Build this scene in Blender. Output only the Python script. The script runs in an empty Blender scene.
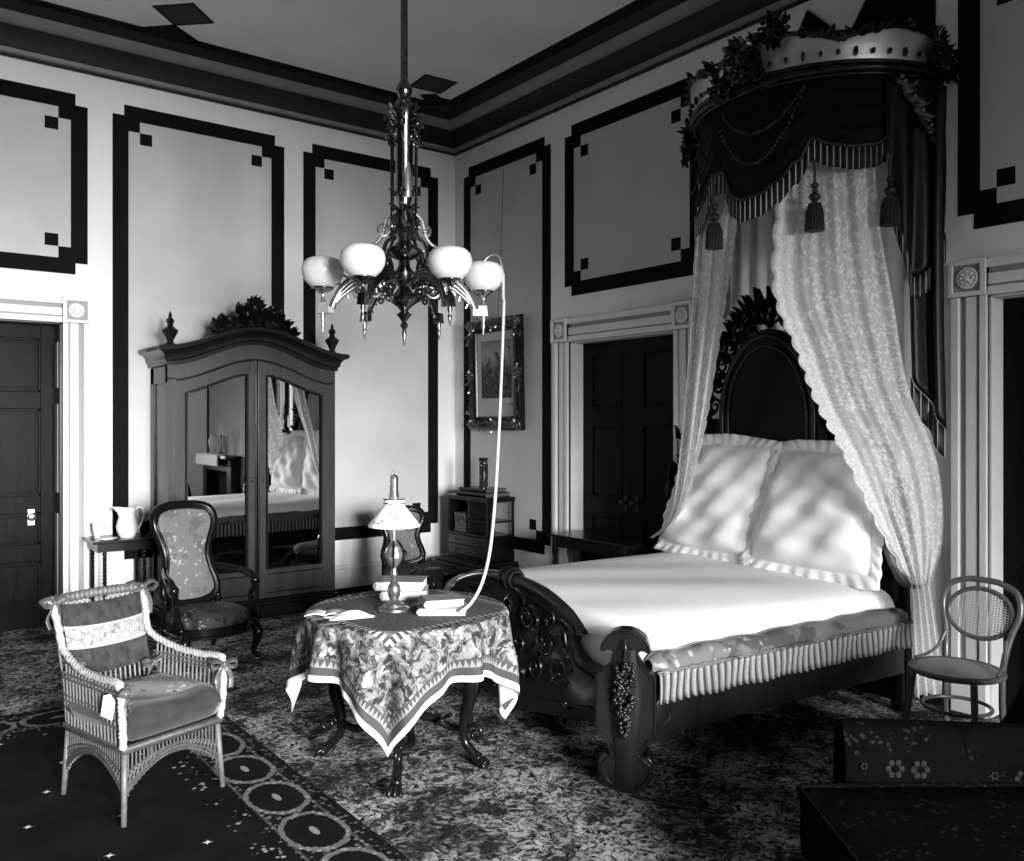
import bpy, math, random
from mathutils import Vector, Matrix
PI = math.pi
sin, cos = math.sin, math.cos
rnd = random.Random(7)
SC = bpy.context.scene
COL = SC.collection
V = Vector

# ------------------------------------------------------------------ geometry
class G:
    """collects vertices and faces of ONE mesh"""
    def __init__(s):
        s.v = []; s.f = []; s.uv = []; s.mi = []; s.cur = 0
    def add(s, vs, fs, uvs=None, M=None):
        b = len(s.v)
        for i, p in enumerate(vs):
            p = V(p)
            s.v.append(tuple(M @ p) if M is not None else tuple(p))
            s.uv.append(uvs[i] if uvs else (0.0, 0.0))
        for f in fs:
            s.f.append([b + k for k in f]); s.mi.append(s.cur)
        return s
    def box(s, c, d, M=None, taper=1.0):
        x, y, z = c; a, b, h = d[0] / 2, d[1] / 2, d[2] / 2
        vs = [(x - a, y - b, z - h), (x + a, y - b, z - h), (x + a, y + b, z - h), (x - a, y + b, z - h),
              (x - a * taper, y - b * taper, z + h), (x + a * taper, y - b * taper, z + h), (x + a * taper, y + b * taper, z + h), (x - a * taper, y + b * taper, z + h)]
        return s.add(vs, [(3, 2, 1, 0), (4, 5, 6, 7), (0, 1, 5, 4), (1, 2, 6, 5), (2, 3, 7, 6), (3, 0, 4, 7)], M=M)
    def bx(s, x0, x1, y0, y1, z0, z1, M=None):
        return s.box(((x0 + x1) / 2, (y0 + y1) / 2, (z0 + z1) / 2), (x1 - x0, y1 - y0, z1 - z0), M)
    def lathe(s, prof, c=(0, 0, 0), n=20, M=None, sq=(1, 1)):
        vs = []; fs = []
        for r, z in prof:
            for k in range(n):
                a = 2 * PI * k / n
                vs.append((c[0] + r * cos(a) * sq[0], c[1] + r * sin(a) * sq[1], c[2] + z))
        m = len(prof)
        for i in range(m - 1):
            for k in range(n):
                j = (k + 1) % n
                fs.append((i * n + k, i * n + j, (i + 1) * n + j, (i + 1) * n + k))
        fs.append(tuple(reversed(range(n)))); fs.append(tuple(range((m - 1) * n, m * n)))
        return s.add(vs, fs, M=M)
    def tube(s, pts, r, n=8, sm=0, closed=False, M=None, flat=1.0, up=None):
        pts = [V(p) for p in pts]
        rs = list(r) if isinstance(r, (list, tuple)) else [r] * len(pts)
        if sm:
            pts, rs = spline(pts, rs, sm, closed)
        m = len(pts); vs = []; fs = []; N = None
        for i in range(m):
            a = pts[(i - 1) % m] if (closed or i > 0) else pts[i]
            b = pts[(i + 1) % m] if (closed or i < m - 1) else pts[i]
            t = (b - a)
            t = t.normalized() if t.length > 1e-9 else V((0, 0, 1))
            if up is not None:
                N = V(up) - t * V(up).dot(t)
            elif N is None:
                q = V((0, 0, 1)) if abs(t.z) < .9 else V((1, 0, 0))
                N = q - t * q.dot(t)
            else:
                N = N - t * N.dot(t)
            if N.length < 1e-6:
                q = V((1, 0, 0)) if abs(t.x) < .9 else V((0, 1, 0)); N = q - t * q.dot(t)
            N.normalize(); B = t.cross(N)
            for k in range(n):
                an = 2 * PI * k / n
                vs.append(pts[i] + N * (rs[i] * cos(an) * flat) + B * (rs[i] * sin(an)))
        for i in range(m if closed else m - 1):
            i2 = (i + 1) % m
            for k in range(n):
                j = (k + 1) % n
                fs.append((i * n + k, i * n + j, i2 * n + j, i2 * n + k))
        if not closed:
            fs.append(tuple(reversed(range(n)))); fs.append(tuple(range((m - 1) * n, m * n)))
        return s.add(vs, fs, M=M)
    def prism(s, poly, d, o=(0, 0, 0), ux=(1, 0, 0), uy=(0, 0, 1), M=None):
        """polygon in the frame (o, ux, uy) pushed d along ux x uy"""
        o, ux, uy = V(o), V(ux), V(uy); nn = ux.cross(uy).normalized() * d
        n = len(poly)
        vs = [o + ux * p[0] + uy * p[1] for p in poly] + [o + ux * p[0] + uy * p[1] + nn for p in poly]
        fs = [tuple(reversed(range(n))), tuple(range(n, 2 * n))]
        for k in range(n):
            j = (k + 1) % n; fs.append((k, j, n + j, n + k))
        return s.add(vs, fs, M=M)
    def sweep(s, path, sec, up=(0, 0, 1), closed=False, M=None):
        """section [(side, up)] carried along a path; side = tangent x up"""
        path = [V(p) for p in path]; up = V(up).normalized(); m = len(path); n = len(sec); vs = []; fs = []
        for i in range(m):
            t0 = (path[i] - path[i - 1]) if (i > 0 or closed) else path[1] - path[0]
            t1 = (path[(i + 1) % m] - path[i]) if (i < m - 1 or closed) else path[-1] - path[-2]
            t0, t1 = t0.normalized(), t1.normalized()
            t = (t0 + t1).normalized(); sd = t.cross(up).normalized()
            k = 1 / max(.35, sd.dot(t1.cross(up).normalized()))
            upv = sd.cross(t).normalized()
            for a, b in sec:
                vs.append(path[i] + sd * a * k + upv * b)
        for i in range(m if closed else m - 1):
            i2 = (i + 1) % m
            for k in range(n):
                j = (k + 1) % n; fs.append((i * n + k, i * n + j, i2 * n + j, i2 * n + k))
        if not closed:
            fs.append(tuple(reversed(range(n)))); fs.append(tuple(range((m - 1) * n, m * n)))
        return s.add(vs, fs, M=M)
    def sheet(s, fn, nu, nv, uv=None, M=None, cu=False):
        vs = []; us = []; fs = []
        for j in range(nv + 1):
            for i in range(nu + 1):
                u, v = i / nu, j / nv
                vs.append(fn(u, v)); us.append(uv(u, v) if uv else (u, v))
        w = nu + 1
        for j in range(nv):
            for i in range(nu):
                fs.append((j * w + i, j * w + i + 1, (j + 1) * w + i + 1, (j + 1) * w + i))
        return s.add(vs, fs, us, M=M)
    def ball(s, c, r, n=10, m=7, M=None, R=None):
        if not isinstance(r, (list, tuple)): r = (r, r, r)
        vs = []; fs = []; c = V(c)
        for j in range(1, m):
            ph = PI * j / m
            for k in range(n):
                a = 2 * PI * k / n
                p = V((r[0] * sin(ph) * cos(a), r[1] * sin(ph) * sin(a), r[2] * cos(ph)))
                vs.append(c + (R @ p if R else p))
        for top in (V((0, 0, r[2])), V((0, 0, -r[2]))):
            vs.append(c + (R @ top if R else top))
        T = (m - 1) * n; Bt = T + 1
        for k in range(n):
            j = (k + 1) % n
            fs.append((T, k, j))
            for i in range(m - 2):
                fs.append((i * n + k, (i + 1) * n + k, (i + 1) * n + j, i * n + j))
            fs.append((Bt, (m - 2) * n + j, (m - 2) * n + k))
        return s.add(vs, fs, M=M)
    def leaf(s, base, d, nrm, L, W, curl=.3, th=.006, M=None):
        """one carved leaf: a ridged, curling blade with thickness"""
        base, d, nrm = V(base), V(d).normalized(), V(nrm); nrm = (nrm - d * nrm.dot(d)).normalized(); sd = d.cross(nrm)
        vs = []; fs = []; K = 6
        for i in range(K):
            t = i / (K - 1)
            w = W * (sin(PI * min(1, t * .85 + .12)) ** .8) * (1 if i < K - 1 else .15)
            p = base + d * (L * t) + nrm * (curl * L * t * t)
            vs += [p - sd * w - nrm * th, p + nrm * th * 2.2, p + sd * w - nrm * th, p - nrm * th * 1.6]
        for i in range(K - 1):
            a, b = i * 4, i * 4 + 4
            for k in range(4):
                j = (k + 1) % 4; fs.append((a + k, a + j, b + j, b + k))
        fs.append((3, 2, 1, 0)); e = (K - 1) * 4; fs.append((e, e + 1, e + 2, e + 3))
        return s.add(vs, fs, M=M)
    def scroll(s, c, ux, uy, r0, turns, rad, dirn=1, a0=0.0, n=6, M=None):
        c, ux, uy = V(c), V(ux), V(uy); pts = []; rs = []; K = int(14 * turns)
        for i in range(K + 1):
            t = i / K; a = a0 + dirn * t * turns * 2 * PI; r = r0 * (1 - .82 * t)
            pts.append(c + ux * (r * cos(a)) + uy * (r * sin(a))); rs.append(rad * (1 - .4 * t))
        return s.tube(pts, rs, n, M=M)
    def build(s, name, mats, parent=None, smooth=None, bevel=0, loc=None, rotz=0, solid=0, sub=0):
        me = bpy.data.meshes.new(name)
        me.from_pydata(s.v, [], s.f)
        uvl = me.uv_layers.new(name='UVMap')
        for lp in me.loops: uvl.data[lp.index].uv = s.uv[lp.vertex_index]
        if not isinstance(mats, (list, tuple)): mats = [mats]
        for m in mats: me.materials.append(m)
        me.polygons.foreach_set('material_index', s.mi)
        me.update(); me.validate()
        if smooth:
            me.polygons.foreach_set('use_smooth', [True] * len(me.polygons))
            if smooth < 180:
                me.set_sharp_from_angle(angle=math.radians(smooth))
        o = bpy.data.objects.new(name, me); COL.objects.link(o)
        if parent: o.parent = parent
        if loc: o.location = loc
        o.rotation_euler.z = rotz
        if solid:
            md = o.modifiers.new('thick', 'SOLIDIFY'); md.thickness = solid; md.offset = 0
        if bevel:
            md = o.modifiers.new('edge', 'BEVEL'); md.width = bevel; md.segments = 2; md.limit_method = 'ANGLE'; md.angle_limit = .7
        if sub:
            md = o.modifiers.new('round', 'SUBSURF'); md.levels = sub; md.render_levels = sub
        return o

def spline(pts, rs, k, closed=False):
    P = []; Rr = []; n = len(pts)
    rng = n if closed else n - 1
    for i in range(rng):
        if closed: ids = [(i - 1) % n, i, (i + 1) % n, (i + 2) % n]
        else: ids = [max(0, i - 1), i, i + 1, min(n - 1, i + 2)]
        p0, p1, p2, p3 = [V(pts[q]) for q in ids]
        for j in range(k):
            t = j / k; t2 = t * t; t3 = t2 * t
            P.append(.5 * ((2 * p1) + (p2 - p0) * t + (2 * p0 - 5 * p1 + 4 * p2 - p3) * t2 + (3 * p1 - p0 - 3 * p2 + p3) * t3))
            Rr.append(rs[ids[1]] + (rs[ids[2]] - rs[ids[1]]) * t)
    if not closed:
        P.append(V(pts[-1])); Rr.append(rs[-1])
    return P, Rr
def curve_at(pts, t):
    """point at t in 0..1 along a smooth line through pts"""
    n = len(pts) - 1; x = min(max(t, 0), 1) * n; i = min(int(x), n - 1); f = x - i
    p0, p1, p2, p3 = [V(pts[q]) for q in (max(0, i - 1), i, i + 1, min(n, i + 2))]
    f2 = f * f; f3 = f2 * f
    return .5 * ((2 * p1) + (p2 - p0) * f + (2 * p0 - 5 * p1 + 4 * p2 - p3) * f2 + (3 * p1 - p0 - 3 * p2 + p3) * f3)
def arc(cx, cz, r, a0, a1, n, rz=None):
    rz = rz or r
    return [(cx + r * cos(math.radians(a0 + (a1 - a0) * i / n)), cz + rz * sin(math.radians(a0 + (a1 - a0) * i / n))) for i in range(n + 1)]
def lerp(a, b, t): return a + (b - a) * t

def thing(name, label, cat, loc=(0, 0, 0), rotz=0.0, group=None):
    o = bpy.data.objects.new(name, None); COL.objects.link(o)
    o.empty_display_size = .1
    o.location = loc; o.rotation_euler.z = rotz
    return tag(o, label, cat, group)
def tag(o, label, cat, group=None):
    o['label'] = label; o['category'] = cat
    if group: o['group'] = group
    return o
def struct(o):
    o['kind'] = 'structure'; return o
def dup(root, loc, rotz, label, group=None):
    r = root.copy(); COL.objects.link(r); r.location = loc; r.rotation_euler.z = rotz; r['label'] = label
    if group: r['group'] = group
    for ch in list(root.children):
        c = ch.copy(); COL.objects.link(c); c.parent = r
        for g in list(ch.children):
            d = g.copy(); COL.objects.link(d); d.parent = c
    return r

# ------------------------------------------------------------------ materials
class N:
    """small helper for node materials"""
    def __init__(s, name):
        s.m = bpy.data.materials.new(name); s.m.use_nodes = True
        s.t = s.m.node_tree; s.t.nodes.clear()
        s.out = s.new('ShaderNodeOutputMaterial'); s.tc = s.new('ShaderNodeTexCoord')
    def new(s, ty, **kw):
        n = s.t.nodes.new(ty)
        for k, v in kw.items(): setattr(n, k, v)
        return n
    def put(s, sock, v):
        if hasattr(v, 'is_linked') or hasattr(v, 'links'): s.t.links.new(v, sock)
        elif v is not None: sock.default_value = v
    def math(s, op, a, b=None, c=None):
        n = s.new('ShaderNodeMath', operation=op); s.put(n.inputs[0], a)
        if b is not None: s.put(n.inputs[1], b)
        if c is not None: s.put(n.inputs[2], c)
        return n.outputs[0]
    def co(s, kind='Object', scale=(1, 1, 1), loc=(0, 0, 0), rot=(0, 0, 0)):
        n = s.new('ShaderNodeMapping'); s.put(n.inputs['Vector'], s.tc.outputs[kind])
        n.inputs['Scale'].default_value = scale; n.inputs['Location'].default_value = loc; n.inputs['Rotation'].default_value = rot
        return n.outputs[0]
    def noise(s, scale=5, det=3, co=None, rough=.55, dist=0.0):
        n = s.new('ShaderNodeTexNoise'); s.put(n.inputs['Vector'], co or s.tc.outputs['Object'])
        n.inputs['Scale'].default_value = scale; n.inputs['Detail'].default_value = det; n.inputs['Roughness'].default_value = rough
        n.inputs['Distortion'].default_value = dist
        return n.outputs[0]
    def vor(s, scale=5, co=None, feat='F1', out='Distance', rand=1.0):
        n = s.new('ShaderNodeTexVoronoi', feature=feat); s.put(n.inputs['Vector'], co or s.tc.outputs['Object'])
        n.inputs['Scale'].default_value = scale
        if 'Randomness' in n.inputs: n.inputs['Randomness'].default_value = rand
        return n.outputs[out]
    def wave(s, scale, co=None, dist=0, kind='BANDS', d='X'):
        n = s.new('ShaderNodeTexWave', wave_type=kind); s.put(n.inputs['Vector'], co or s.tc.outputs['Object'])
        if kind == 'BANDS': n.bands_direction = d
        n.inputs['Scale'].default_value = scale; n.inputs['Distortion'].default_value = dist
        return n.outputs['Fac']
    def ramp(s, fac, stops, interp='LINEAR'):
        n = s.new('ShaderNodeValToRGB'); s.put(n.inputs[0], fac); cr = n.color_ramp; cr.interpolation = interp
        while len(cr.elements) > 1: cr.elements.remove(cr.elements[0])
        for i, (p, g) in enumerate(stops):
            e = cr.elements[0] if i == 0 else cr.elements.new(p)
            e.position = p; e.color = (g, g, g, 1)
        return n.outputs[0]
    def mix(s, fac, a, b):
        n = s.new('ShaderNodeMix', data_type='RGBA'); s.put(n.inputs[0], fac)
        for sk, v in ((n.inputs[6], a), (n.inputs[7], b)):
            s.put(sk, (v, v, v, 1) if isinstance(v, (int, float)) else v)
        return n.outputs[2]
    def xyz(s, co):
        n = s.new('ShaderNodeSeparateXYZ'); s.put(n.inputs[0], co); return n.outputs
    def bump(s, h, st=.3, dist=.01):
        n = s.new('ShaderNodeBump'); s.put(n.inputs['Height'], h); n.inputs['Strength'].default_value = st; n.inputs['Distance'].default_value = dist
        return n.outputs[0]
    def pbr(s, col, rough=.6, metal=0, spec=.5, bump=None, sheen=0, coat=0, trans=0, ior=1.45):
        p = s.new('ShaderNodeBsdfPrincipled')
        s.put(p.inputs['Base Color'], (col, col, col, 1) if isinstance(col, (int, float)) else col)
        s.put(p.inputs['Roughness'], rough); s.put(p.inputs['Metallic'], metal); p.inputs['Specular IOR Level'].default_value = spec
        p.inputs['Sheen Weight'].default_value = sheen; p.inputs['Coat Weight'].default_value = coat; p.inputs['Coat Roughness'].default_value = .12
        p.inputs['Transmission Weight'].default_value = trans; p.inputs['IOR'].default_value = ior
        if bump is not None: s.put(p.inputs['Normal'], bump)
        return p.outputs[0]
    def done(s, sh):
        s.t.links.new(sh, s.out.inputs['Surface']); return s.m

def plain(name, g, rough=.6, metal=0, var=.15, scale=6, spec=.5, bump=0, coat=0, sheen=0):
    n = N(name); f = n.noise(scale, 4)
    c = n.ramp(f, [(.25, g * (1 - var)), (.75, min(1, g * (1 + var)))])
    b = n.bump(n.noise(scale * 12, 3), bump, .004) if bump else None
    return n.done(n.pbr(c, rough, metal, spec, b, sheen, coat))
def wood(name, g, rough=.32, scale=3.0, contrast=.5, coat=.25, ax=(1, 1, .12), spec=.35):
    n = N(name); co = n.co('Object', tuple(scale * a for a in ax))
    f = n.noise(6, 6, co, .6, 1.2); f2 = n.noise(40, 2, co)
    k = n.math('ADD', n.math('MULTIPLY', f, .75), n.math('MULTIPLY', f2, .25))
    c = n.ramp(k, [(.3, g * (1 - contrast)), (.7, g * (1 + contrast))])
    return n.done(n.pbr(c, rough, 0, spec, n.bump(f2, .08, .002), 0, coat))

M = {}
M['wall'] = plain('wall_paint', .78, .85, var=.05, scale=1.3, spec=.15)
M['wall_dim'] = plain('unseen_wall_dark', .10, .9, var=.2, scale=2, spec=.1)  # dark colour added on the unseen walls to cut bounced light
M['panel'] = plain('panel_paint', .50, .85, var=.09, scale=1.6, spec=.15)
M['band'] = plain('band_paint', .006, .8, var=.1, spec=.08)
M['ceiling'] = plain('ceiling_paint', .8, .9, var=.12, scale=.9, spec=.1)
M['ceil_band'] = plain('ceiling_band_paint', .05, .9, var=.2, scale=3, spec=.1)
M['ceil_dark'] = plain('ceiling_line_paint', .012, .85, var=.2, spec=.1)
M['cornice_dark'] = plain('cornice_dark_and_shadow', .014, .6, var=.25, spec=.3)
M['cornice_light'] = plain('cornice_light_paint', .22, .5, var=.15, spec=.4)
M['trim'] = plain('trim_paint', .68, .45, var=.05, spec=.35)
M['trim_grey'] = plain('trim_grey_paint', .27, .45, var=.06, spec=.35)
M['dark_wood'] = wood('dark_carved_wood', .004, .24, coat=.08, spec=.22)
M['bed_wood'] = wood('rosewood', .006, .28, coat=.15, spec=.3)
M['door_wood'] = wood('dark_door_wood', .005, .34, contrast=.7, coat=.0, spec=.04)
M['door_black'] = wood('shut_door_wood', .003, .4, contrast=.5, coat=0, spec=.12)
M['walnut'] = wood('walnut_veneer', .032, .34, 2.2, .45, .2)
M['walnut_dark'] = wood('walnut_moulding', .008, .28, 2.2, .5, .2, spec=.25)
M['mirror'] = N('mirror_glass'); M['mirror'] = M['mirror'].done(M['mirror'].pbr(.86, .012, 1))
M['gilt'] = plain('old_gilt', .22, .3, .85, var=.5, scale=30)
M['gilt_lit'] = plain('bright_lit_gilt', .42, .28, .85, var=.25, scale=20)
M['bronze'] = plain('dark_bronze', .03, .25, .8, var=.5, scale=25)
M['crown_gilt'] = plain('crown_gilt', .75, .36, .8, var=.12, scale=8)
M['head_wood'] = wood('headboard_wood', .003, .35, coat=0, spec=.1)
M['lamp_brass'] = plain('chandelier_brass', .16, .2, 1, var=.5, scale=40)
M['wicker_brown'] = plain('brown_wicker_rod', .04, .45, var=.4, scale=40, bump=.3)
M['bright_metal'] = plain('polished_metal', .75, .22, .8, var=.12, scale=20)
M['black_iron'] = plain('black_iron', .012, .4, .3)
M['linen'] = plain('white_linen', .82, .8, var=.02, scale=8, spec=.15, bump=.15)
M['velvet'] = plain('dark_velvet', .004, .7, var=.4, scale=14, spec=.12)
M['satin_dark'] = plain('dark_satin', .004, .4, var=.3, scale=10, spec=.3)
M['black'] = plain('matte_black', .004, .9, spec=.05)
M['paper'] = plain('paper', .62, .8, var=.04, scale=20, spec=.1)
M['book_cloth'] = plain('grey_book_cloth', .22, .7, var=.2, scale=30)
M['book_pale'] = plain('pale_book_cloth', .36, .7, var=.12, scale=30)
M['book_dark'] = plain('dark_book_cloth', .05, .6, var=.2, scale=30)
M['china'] = plain('white_china', .85, .15, var=.02, spec=.5)
M['cane_dark'] = plain('bentwood', .085, .3, var=.3, scale=12, coat=.3)
M['wicker'] = plain('wicker_rod', .085, .45, var=.35, scale=40, bump=.3)
M['wicker_pale'] = plain('pale_wicker_braid', .34, .45, var=.2, scale=40, bump=.3)
M['wicker_dark'] = plain('dark_wicker_rod', .03, .4, var=.4, scale=40, bump=.3)
M['ribbon'] = plain('satin_ribbon', .07, .3, var=.5, scale=25, spec=.6)
M['rubber'] = plain('pale_rubber_hose', .5, .5, var=.05)
M['marble'] = plain('pale_marble', .7, .2, var=.08, scale=5)
M['fringe_dark'] = plain('dark_fringe', .010, .55, var=.5, scale=40)
M['fringe_glint'] = plain('silk_bullion', .30, .35, var=.4, scale=30, spec=.6)
M['lining'] = plain('grey_silk_lining', .72, .6, var=.15, scale=6, spec=.3)

def mat_globe():
    n = N('etched_globe_glass'); f = n.noise(18, 4)
    c = n.ramp(f, [(.3, .82), (.7, .95)])
    a = n.pbr(c, .25, 0, .5); t = n.new('ShaderNodeBsdfTranslucent'); n.put(t.inputs[0], (.9, .9, .9, 1))
    mx = n.new('ShaderNodeMixShader'); mx.inputs[0].default_value = .3
    n.t.links.new(a, mx.inputs[1]); n.t.links.new(t.outputs[0], mx.inputs[2]); return n.done(mx.outputs[0])
M['globe'] = mat_globe()
def mat_glass(name='clear_glass', tint=.95, op=.12):
    n = N(name); tr = n.new('ShaderNodeBsdfTransparent'); tr.inputs[0].default_value = (tint, tint, tint, 1)
    gl = n.new('ShaderNodeBsdfGlossy'); gl.inputs['Roughness'].default_value = .05
    fr = n.new('ShaderNodeFresnel'); fr.inputs[0].default_value = 1.5
    mx = n.new('ShaderNodeMixShader'); n.t.links.new(n.math('ADD', fr.outputs[0], op), mx.inputs[0])
    n.t.links.new(tr.outputs[0], mx.inputs[1]); n.t.links.new(gl.outputs[0], mx.inputs[2]); return n.done(mx.outputs[0])
M['glass'] = mat_glass('clear_glass', .92, .30); M['pane'] = mat_glass('window_pane', .98, 0.0)

def mat_carpet():
    n = N('floral_carpet')
    w = n.new('ShaderNodeTexNoise'); w.inputs['Scale'].default_value = 7; w.inputs['Detail'].default_value = 2; n.put(w.inputs['Vector'], n.tc.outputs['Object'])
    va = n.new('ShaderNodeVectorMath', operation='SCALE'); n.put(va.inputs[0], w.outputs['Color']); va.inputs['Scale'].default_value = .16
    vb = n.new('ShaderNodeVectorMath', operation='ADD'); n.put(vb.inputs[0], n.tc.outputs['Object']); n.put(vb.inputs[1], va.outputs[0])
    co = vb.outputs[0]
    blooms = n.ramp(n.noise(17, 4, co, .68), [(.47, 0), (.60, 1)])
    petals = n.ramp(n.noise(38, 3, co, .62, .6), [(.40, 0), (.60, 1)])
    leaf = n.ramp(n.vor(13, co, 'DISTANCE_TO_EDGE'), [(.0, 1), (.06, 0)])
    patch = n.ramp(n.noise(2.2, 3, None, .6), [(.40, 0), (.58, 1)])
    big = n.ramp(n.noise(6, 3, co, .6), [(.40, 0), (.50, 1)])
    a = n.math('MULTIPLY', petals, n.math('ADD', n.math('MULTIPLY', big, .8), .22))
    b = n.math('MAXIMUM', n.math('MULTIPLY', blooms, petals), a)
    c = n.math('MAXIMUM', b, n.math('MULTIPLY', leaf, n.math('MULTIPLY', big, .6)))
    c = n.math('MULTIPLY', c, n.math('ADD', n.math('MULTIPLY', patch, .62), .38))
    pile = n.noise(160, 2)
    col = n.ramp(c, [(0, .010), (.2, .05), (.5, .24), (1, .48)])
    col = n.mix(n.math('MULTIPLY', n.math('SUBTRACT', pile, .35), .9), col, .004)
    return n.done(n.pbr(col, .95, 0, .05, n.bump(pile, .5, .006)))
M['carpet'] = mat_carpet()

def mat_rug():
    # local frame: x = distance inward from the long edge, y = distance inward from the short edge
    n = N('rug_pile'); o = n.xyz(n.tc.outputs['Object']); x, y = o[0], o[1]
    d = n.math('MINIMUM', x, y)                       # distance from the nearest edge
    along = n.new('ShaderNodeMix', data_type='FLOAT'); n.put(along.inputs[0], n.math('GREATER_THAN', x, y)); n.put(along.inputs[2], y); n.put(along.inputs[3], x)
    s = along.outputs[0]
    per = .40
    sm = n.math('SUBTRACT', n.math('FRACT', n.math('DIVIDE', n.math('ADD', s, .23), per)), .5)
    ex = n.math('DIVIDE', n.math('MULTIPLY', sm, per), .165); ey = n.math('DIVIDE', n.math('SUBTRACT', d, .19), .115)
    rr = n.math('SQRT', n.math('ADD', n.math('MULTIPLY', ex, ex), n.math('MULTIPLY', ey, ey)))
    wob = n.math('MULTIPLY', n.math('SUBTRACT', n.noise(30, 2), .5), .22)
    rr = n.math('ADD', rr, wob)
    speck = n.ramp(n.vor(34), [(.22, 1), (.40, 0)])
    ring = n.math('LESS_THAN', n.math('ABSOLUTE', n.math('SUBTRACT', rr, 1.08)), .10)
    flower = n.math('LESS_THAN', n.math('ADD', n.math('MULTIPLY', ex, ex), n.math('MULTIPLY', n.math('MULTIPLY', ey, ey), 4)), .07)
    medal = n.math('LESS_THAN', rr, 1.0)
    inb = n.math('MULTIPLY', n.math('GREATER_THAN', d, .06), n.math('LESS_THAN', d, .33))
    # edge strip
    strip = n.math('LESS_THAN', d, .065)
    edge = n.math('LESS_THAN', d, .012)
    # field of small stars
    st = n.co('Object', (1 / .36, 1 / .36, 1), (.1, .2, 0), (0, 0, .35))
    q = n.xyz(st)
    fx = n.math('SUBTRACT', n.math('FRACT', q[0]), .5); fy = n.math('SUBTRACT', n.math('FRACT', q[1]), .5)
    star = n.math('LESS_THAN', n.math('ADD', n.math('SQRT', n.math('ABSOLUTE', fx)), n.math('SQRT', n.math('ABSOLUTE', fy))), .27)
    leafy = n.math('MULTIPLY', n.math('GREATER_THAN', d, .33), n.math('MULTIPLY', n.math('LESS_THAN', d, .47), n.ramp(n.noise(11, 2), [(.54, 0), (.6, 1)])))
    v = n.math('MULTIPLY', star, n.math('GREATER_THAN', d, .47))
    v = n.math('MAXIMUM', n.math('MULTIPLY', v, .62), n.math('MULTIPLY', leafy, n.math('MULTIPLY', speck, .30)))
    bd = n.math('MAXIMUM', n.math('MULTIPLY', ring, n.math('ADD', n.math('MULTIPLY', speck, .15), .12)), n.math('MULTIPLY', flower, .22))
    bd = n.math('MAXIMUM', bd, n.math('MULTIPLY', n.math('SUBTRACT', 1, medal), n.math('MULTIPLY', speck, .13)))
    v = n.math('MAXIMUM', v, n.math('MULTIPLY', inb, bd))
    for dd in (.078, .315):
        v = n.math('MAXIMUM', v, n.math('MULTIPLY', n.math('LESS_THAN', n.math('ABSOLUTE', n.math('SUBTRACT', d, dd)), .007), n.math('ADD', n.math('MULTIPLY', speck, .12), .05)))
    v = n.math('MAXIMUM', v, n.math('MULTIPLY', strip, n.math('MULTIPLY', speck, .10)))
    v = n.math('MULTIPLY', v, n.math('SUBTRACT', 1, n.math('MULTIPLY', edge, .9)))
    base = n.ramp(n.noise(4, 3), [(.3, .004), (.7, .009)])
    pile = n.noise(160, 2)
    col = n.mix(v, base, .95)
    col = n.mix(n.math('MULTIPLY', n.math('SUBTRACT', pile, .4), .6), col, .003)
    return n.done(n.pbr(col, .95, 0, .05, n.bump(pile, .5, .006)))
M['rug'] = mat_rug()

def mat_lace(name, dens=.5, scale=1.0, net=.42, base=.80):
    # uv in metres
    n = N(name); uv = n.co('UV', (scale, scale, 1))
    w = n.noise(9, 2, uv); q = n.new('ShaderNodeVectorMath', operation='ADD'); n.put(q.inputs[0], uv)
    c3 = n.new('ShaderNodeCombineXYZ'); n.put(c3.inputs[0], n.math('MULTIPLY', w, .06)); n.put(c3.inputs[1], n.math('MULTIPLY', n.noise(11, 2, uv), .06)); n.put(q.inputs[1], c3.outputs[0])
    co = q.outputs[0]
    fl = n.ramp(n.vor(34, co), [(.34, 1), (.40, 0)])
    clump = n.ramp(n.noise(7.5, 3, uv, .6), [(.62 - dens * .28, 0), (.66 - dens * .28, 1)])
    stem = n.ramp(n.vor(13, co, 'DISTANCE_TO_EDGE'), [(.0, 1), (.03, 0)])
    pat = n.math('MAXIMUM', n.math('MULTIPLY', fl, clump), n.math('MULTIPLY', stem, n.math('MULTIPLY', clump, .9)))
    op = n.math('MINIMUM', n.math('ADD', n.math('MULTIPLY', pat, .95), net), 1.0)
    df = n.new('ShaderNodeBsdfDiffuse'); df.inputs[0].default_value = (base, base, base, 1)
    tl = n.new('ShaderNodeBsdfTranslucent'); tl.inputs[0].default_value = (base, base, base, 1)
    m1 = n.new('ShaderNodeMixShader'); m1.inputs[0].default_value = .35
    n.t.links.new(df.outputs[0], m1.inputs[1]); n.t.links.new(tl.outputs[0], m1.inputs[2])
    tr = n.new('ShaderNodeBsdfTransparent'); m2 = n.new('ShaderNodeMixShader'); n.put(m2.inputs[0], op)
    n.t.links.new(tr.outputs[0], m2.inputs[1]); n.t.links.new(m1.outputs[0], m2.inputs[2])
    return n.done(m2.outputs[0])
M['lace'] = mat_lace('floral_net_lace', .66, 1.0, .64, .86)
M['lace_border'] = mat_lace('lace_border', .95, 1.3, .74, .86)

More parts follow.
